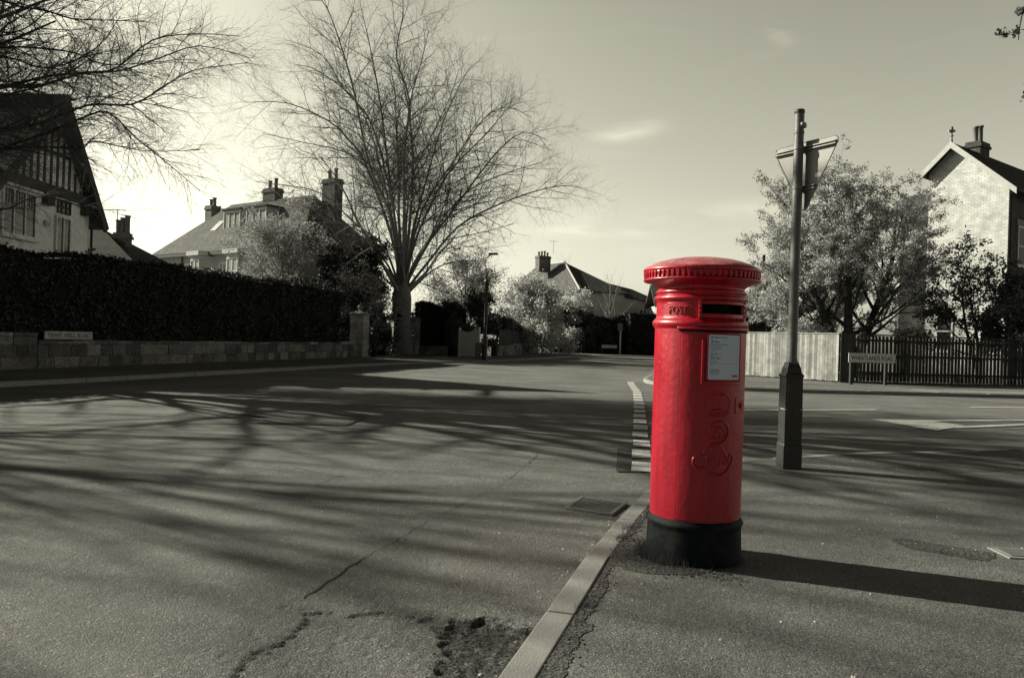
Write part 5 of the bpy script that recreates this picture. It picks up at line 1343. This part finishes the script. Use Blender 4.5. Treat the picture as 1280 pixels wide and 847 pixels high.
# access cover at the right edge
c_ = G(1272,692,.1); cv = thing('access_cover', 'small pale square access cover in the footway near right edge', 'access cover', (c_.x, c_.y, .1))
b = MB(); b.prism([(-.11,-.10),(.14,-.12),(.15,.10),(-.10,.12)], -.01, .008); b.build('frame', M['kerb'], cv)
b = MB(); b.prism([(-.08,-.07),(.11,-.09),(.12,.07),(-.07,.09)], .008, .012); b.build('lid', M['iron'], cv)

# ------------------------------------------------------------------ light, sky, camera
SE = R(26); az = Vector((-.935, .355, 0)).normalized()
toward = az*math.cos(SE)+Z*math.sin(SE)
sd = bpy.data.lights.new('sun', 'SUN'); sd.energy = 5.0; sd.angle = R(.45); sd.color = (1, .965, .77)
so = bpy.data.objects.new('sun', sd); link(so); so.rotation_euler = toward.to_track_quat('Z', 'Y').to_euler(); so.location = toward*50
w = bpy.data.worlds.new('World'); bpy.context.scene.world = w; w.use_nodes = True; N = w.node_tree.nodes; L = w.node_tree.links
bg = N['Background']; bg.inputs['Strength'].default_value = .13
sky = N.new('ShaderNodeTexSky'); sky.sky_type = 'NISHITA'; sky.sun_disc = False; sky.sun_elevation = SE; sky.sun_rotation = math.atan2(az.x, az.y); sky.air_density = 1.0; sky.dust_density = 2.0; sky.altitude = 50
bw = N.new('ShaderNodeRGBToBW'); L.new(sky.outputs[0], bw.inputs[0])
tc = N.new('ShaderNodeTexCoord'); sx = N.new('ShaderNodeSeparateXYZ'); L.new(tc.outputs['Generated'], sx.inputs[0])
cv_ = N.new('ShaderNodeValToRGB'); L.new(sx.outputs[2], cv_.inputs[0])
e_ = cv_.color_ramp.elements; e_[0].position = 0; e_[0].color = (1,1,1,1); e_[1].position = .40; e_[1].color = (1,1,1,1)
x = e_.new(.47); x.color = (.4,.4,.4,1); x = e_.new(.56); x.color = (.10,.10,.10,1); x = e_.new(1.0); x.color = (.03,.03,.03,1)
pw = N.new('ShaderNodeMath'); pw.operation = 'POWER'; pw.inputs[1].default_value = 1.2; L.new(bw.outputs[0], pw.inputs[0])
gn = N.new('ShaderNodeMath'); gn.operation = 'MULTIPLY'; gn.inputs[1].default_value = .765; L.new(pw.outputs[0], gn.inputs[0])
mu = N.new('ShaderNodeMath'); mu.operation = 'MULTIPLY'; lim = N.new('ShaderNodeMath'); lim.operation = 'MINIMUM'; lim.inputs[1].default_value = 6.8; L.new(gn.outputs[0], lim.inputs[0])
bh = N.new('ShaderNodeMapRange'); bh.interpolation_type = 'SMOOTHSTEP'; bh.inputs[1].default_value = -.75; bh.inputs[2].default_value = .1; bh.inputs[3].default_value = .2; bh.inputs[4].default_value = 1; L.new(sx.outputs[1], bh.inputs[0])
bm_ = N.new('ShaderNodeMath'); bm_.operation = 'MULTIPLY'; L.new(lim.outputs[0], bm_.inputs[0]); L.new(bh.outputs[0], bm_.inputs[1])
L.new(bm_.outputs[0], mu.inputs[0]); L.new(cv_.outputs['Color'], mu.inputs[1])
# thin wisps of cirrus
mp = N.new('ShaderNodeMapping'); mp.inputs['Scale'].default_value = (3, 3, 14); mp.inputs['Rotation'].default_value = (.12, .1, .3); L.new(tc.outputs['Generated'], mp.inputs[0])
nz = N.new('ShaderNodeTexNoise'); nz.inputs['Scale'].default_value = 1.6; nz.inputs['Detail'].default_value = 7; nz.inputs['Distortion'].default_value = .6; L.new(mp.outputs[0], nz.inputs['Vector'])
cr2 = N.new('ShaderNodeMapRange'); cr2.inputs[1].default_value = .60; cr2.inputs[2].default_value = .82; cr2.inputs[3].default_value = 1; cr2.inputs[4].default_value = 1.12; L.new(nz.outputs['Fac'], cr2.inputs[0])
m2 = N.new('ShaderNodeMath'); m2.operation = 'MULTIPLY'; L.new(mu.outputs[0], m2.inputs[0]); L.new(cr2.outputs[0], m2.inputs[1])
last = m2.outputs[0]
n5 = N.new('ShaderNodeTexNoise'); n5.inputs['Scale'].default_value = 9; n5.inputs['Detail'].default_value = 8; n5.inputs['Distortion'].default_value = 1.2
mp5 = N.new('ShaderNodeMapping'); mp5.inputs['Scale'].default_value = (1, 1, 3.2); L.new(tc.outputs['Generated'], mp5.inputs[0]); L.new(mp5.outputs[0], n5.inputs['Vector'])
def Mth(op, a, b_=None):
    n_ = N.new('ShaderNodeMath'); n_.operation = op
    for i_, q_ in enumerate((a, b_)):
        if q_ is None: continue
        if isinstance(q_, (int, float)): n_.inputs[i_].default_value = q_
        else: L.new(q_, n_.inputs[i_])
    return n_.outputs[0]
for (cx_, cz_, wx_, wz_, st_, sl_) in ((.135,.262,.035,.010,.30,.12),(.297,.362,.016,.012,.2,-.4),(.26,.165,.09,.012,.12,.05),(.10,.14,.07,.008,.14,.0)):
    ax_ = Mth('SUBTRACT', sx.outputs[0], cx_); az_ = Mth('SUBTRACT', Mth('SUBTRACT', sx.outputs[2], cz_), Mth('MULTIPLY', ax_, sl_))
    e1_ = Mth('POWER', Mth('ABSOLUTE', Mth('DIVIDE', ax_, wx_)), 2.0); e2_ = Mth('POWER', Mth('ABSOLUTE', Mth('DIVIDE', az_, wz_)), 2.0)
    g_ = Mth('POWER', 2.718, Mth('MULTIPLY', Mth('ADD', e1_, e2_), -1.0))
    nn_ = N.new('ShaderNodeMapRange'); nn_.inputs[1].default_value = .38; nn_.inputs[2].default_value = .68; L.new(n5.outputs['Fac'], nn_.inputs[0])
    f_ = Mth('MULTIPLY', Mth('GREATER_THAN', sx.outputs[1], 0), Mth('MULTIPLY', Mth('MULTIPLY', g_, nn_.outputs[0]), st_*1.8))
    last = Mth('MULTIPLY', last, Mth('ADD', f_, 1.0))
m2 = None
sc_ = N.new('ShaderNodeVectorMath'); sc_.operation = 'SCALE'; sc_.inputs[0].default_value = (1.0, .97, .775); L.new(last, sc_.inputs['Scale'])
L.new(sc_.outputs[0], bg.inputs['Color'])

cd = bpy.data.cameras.new('camera'); cam = bpy.data.objects.new('camera', cd); link(cam)
cd.sensor_width = 36; cd.lens = F/1280*36; cd.clip_end = 3000; cd.clip_start = .05
cam.location = (0, 0, EYE)
cam.matrix_world = Matrix.Translation((0,0,EYE)) @ Matrix.Rotation(R(90), 4, 'X') @ Matrix.Rotation(ROLL, 4, 'Z')
sc = bpy.context.scene; sc.camera = cam
sc.view_settings.view_transform = 'Standard'; sc.view_settings.look = 'None'; sc.view_settings.exposure = .7; sc.view_settings.gamma = 1
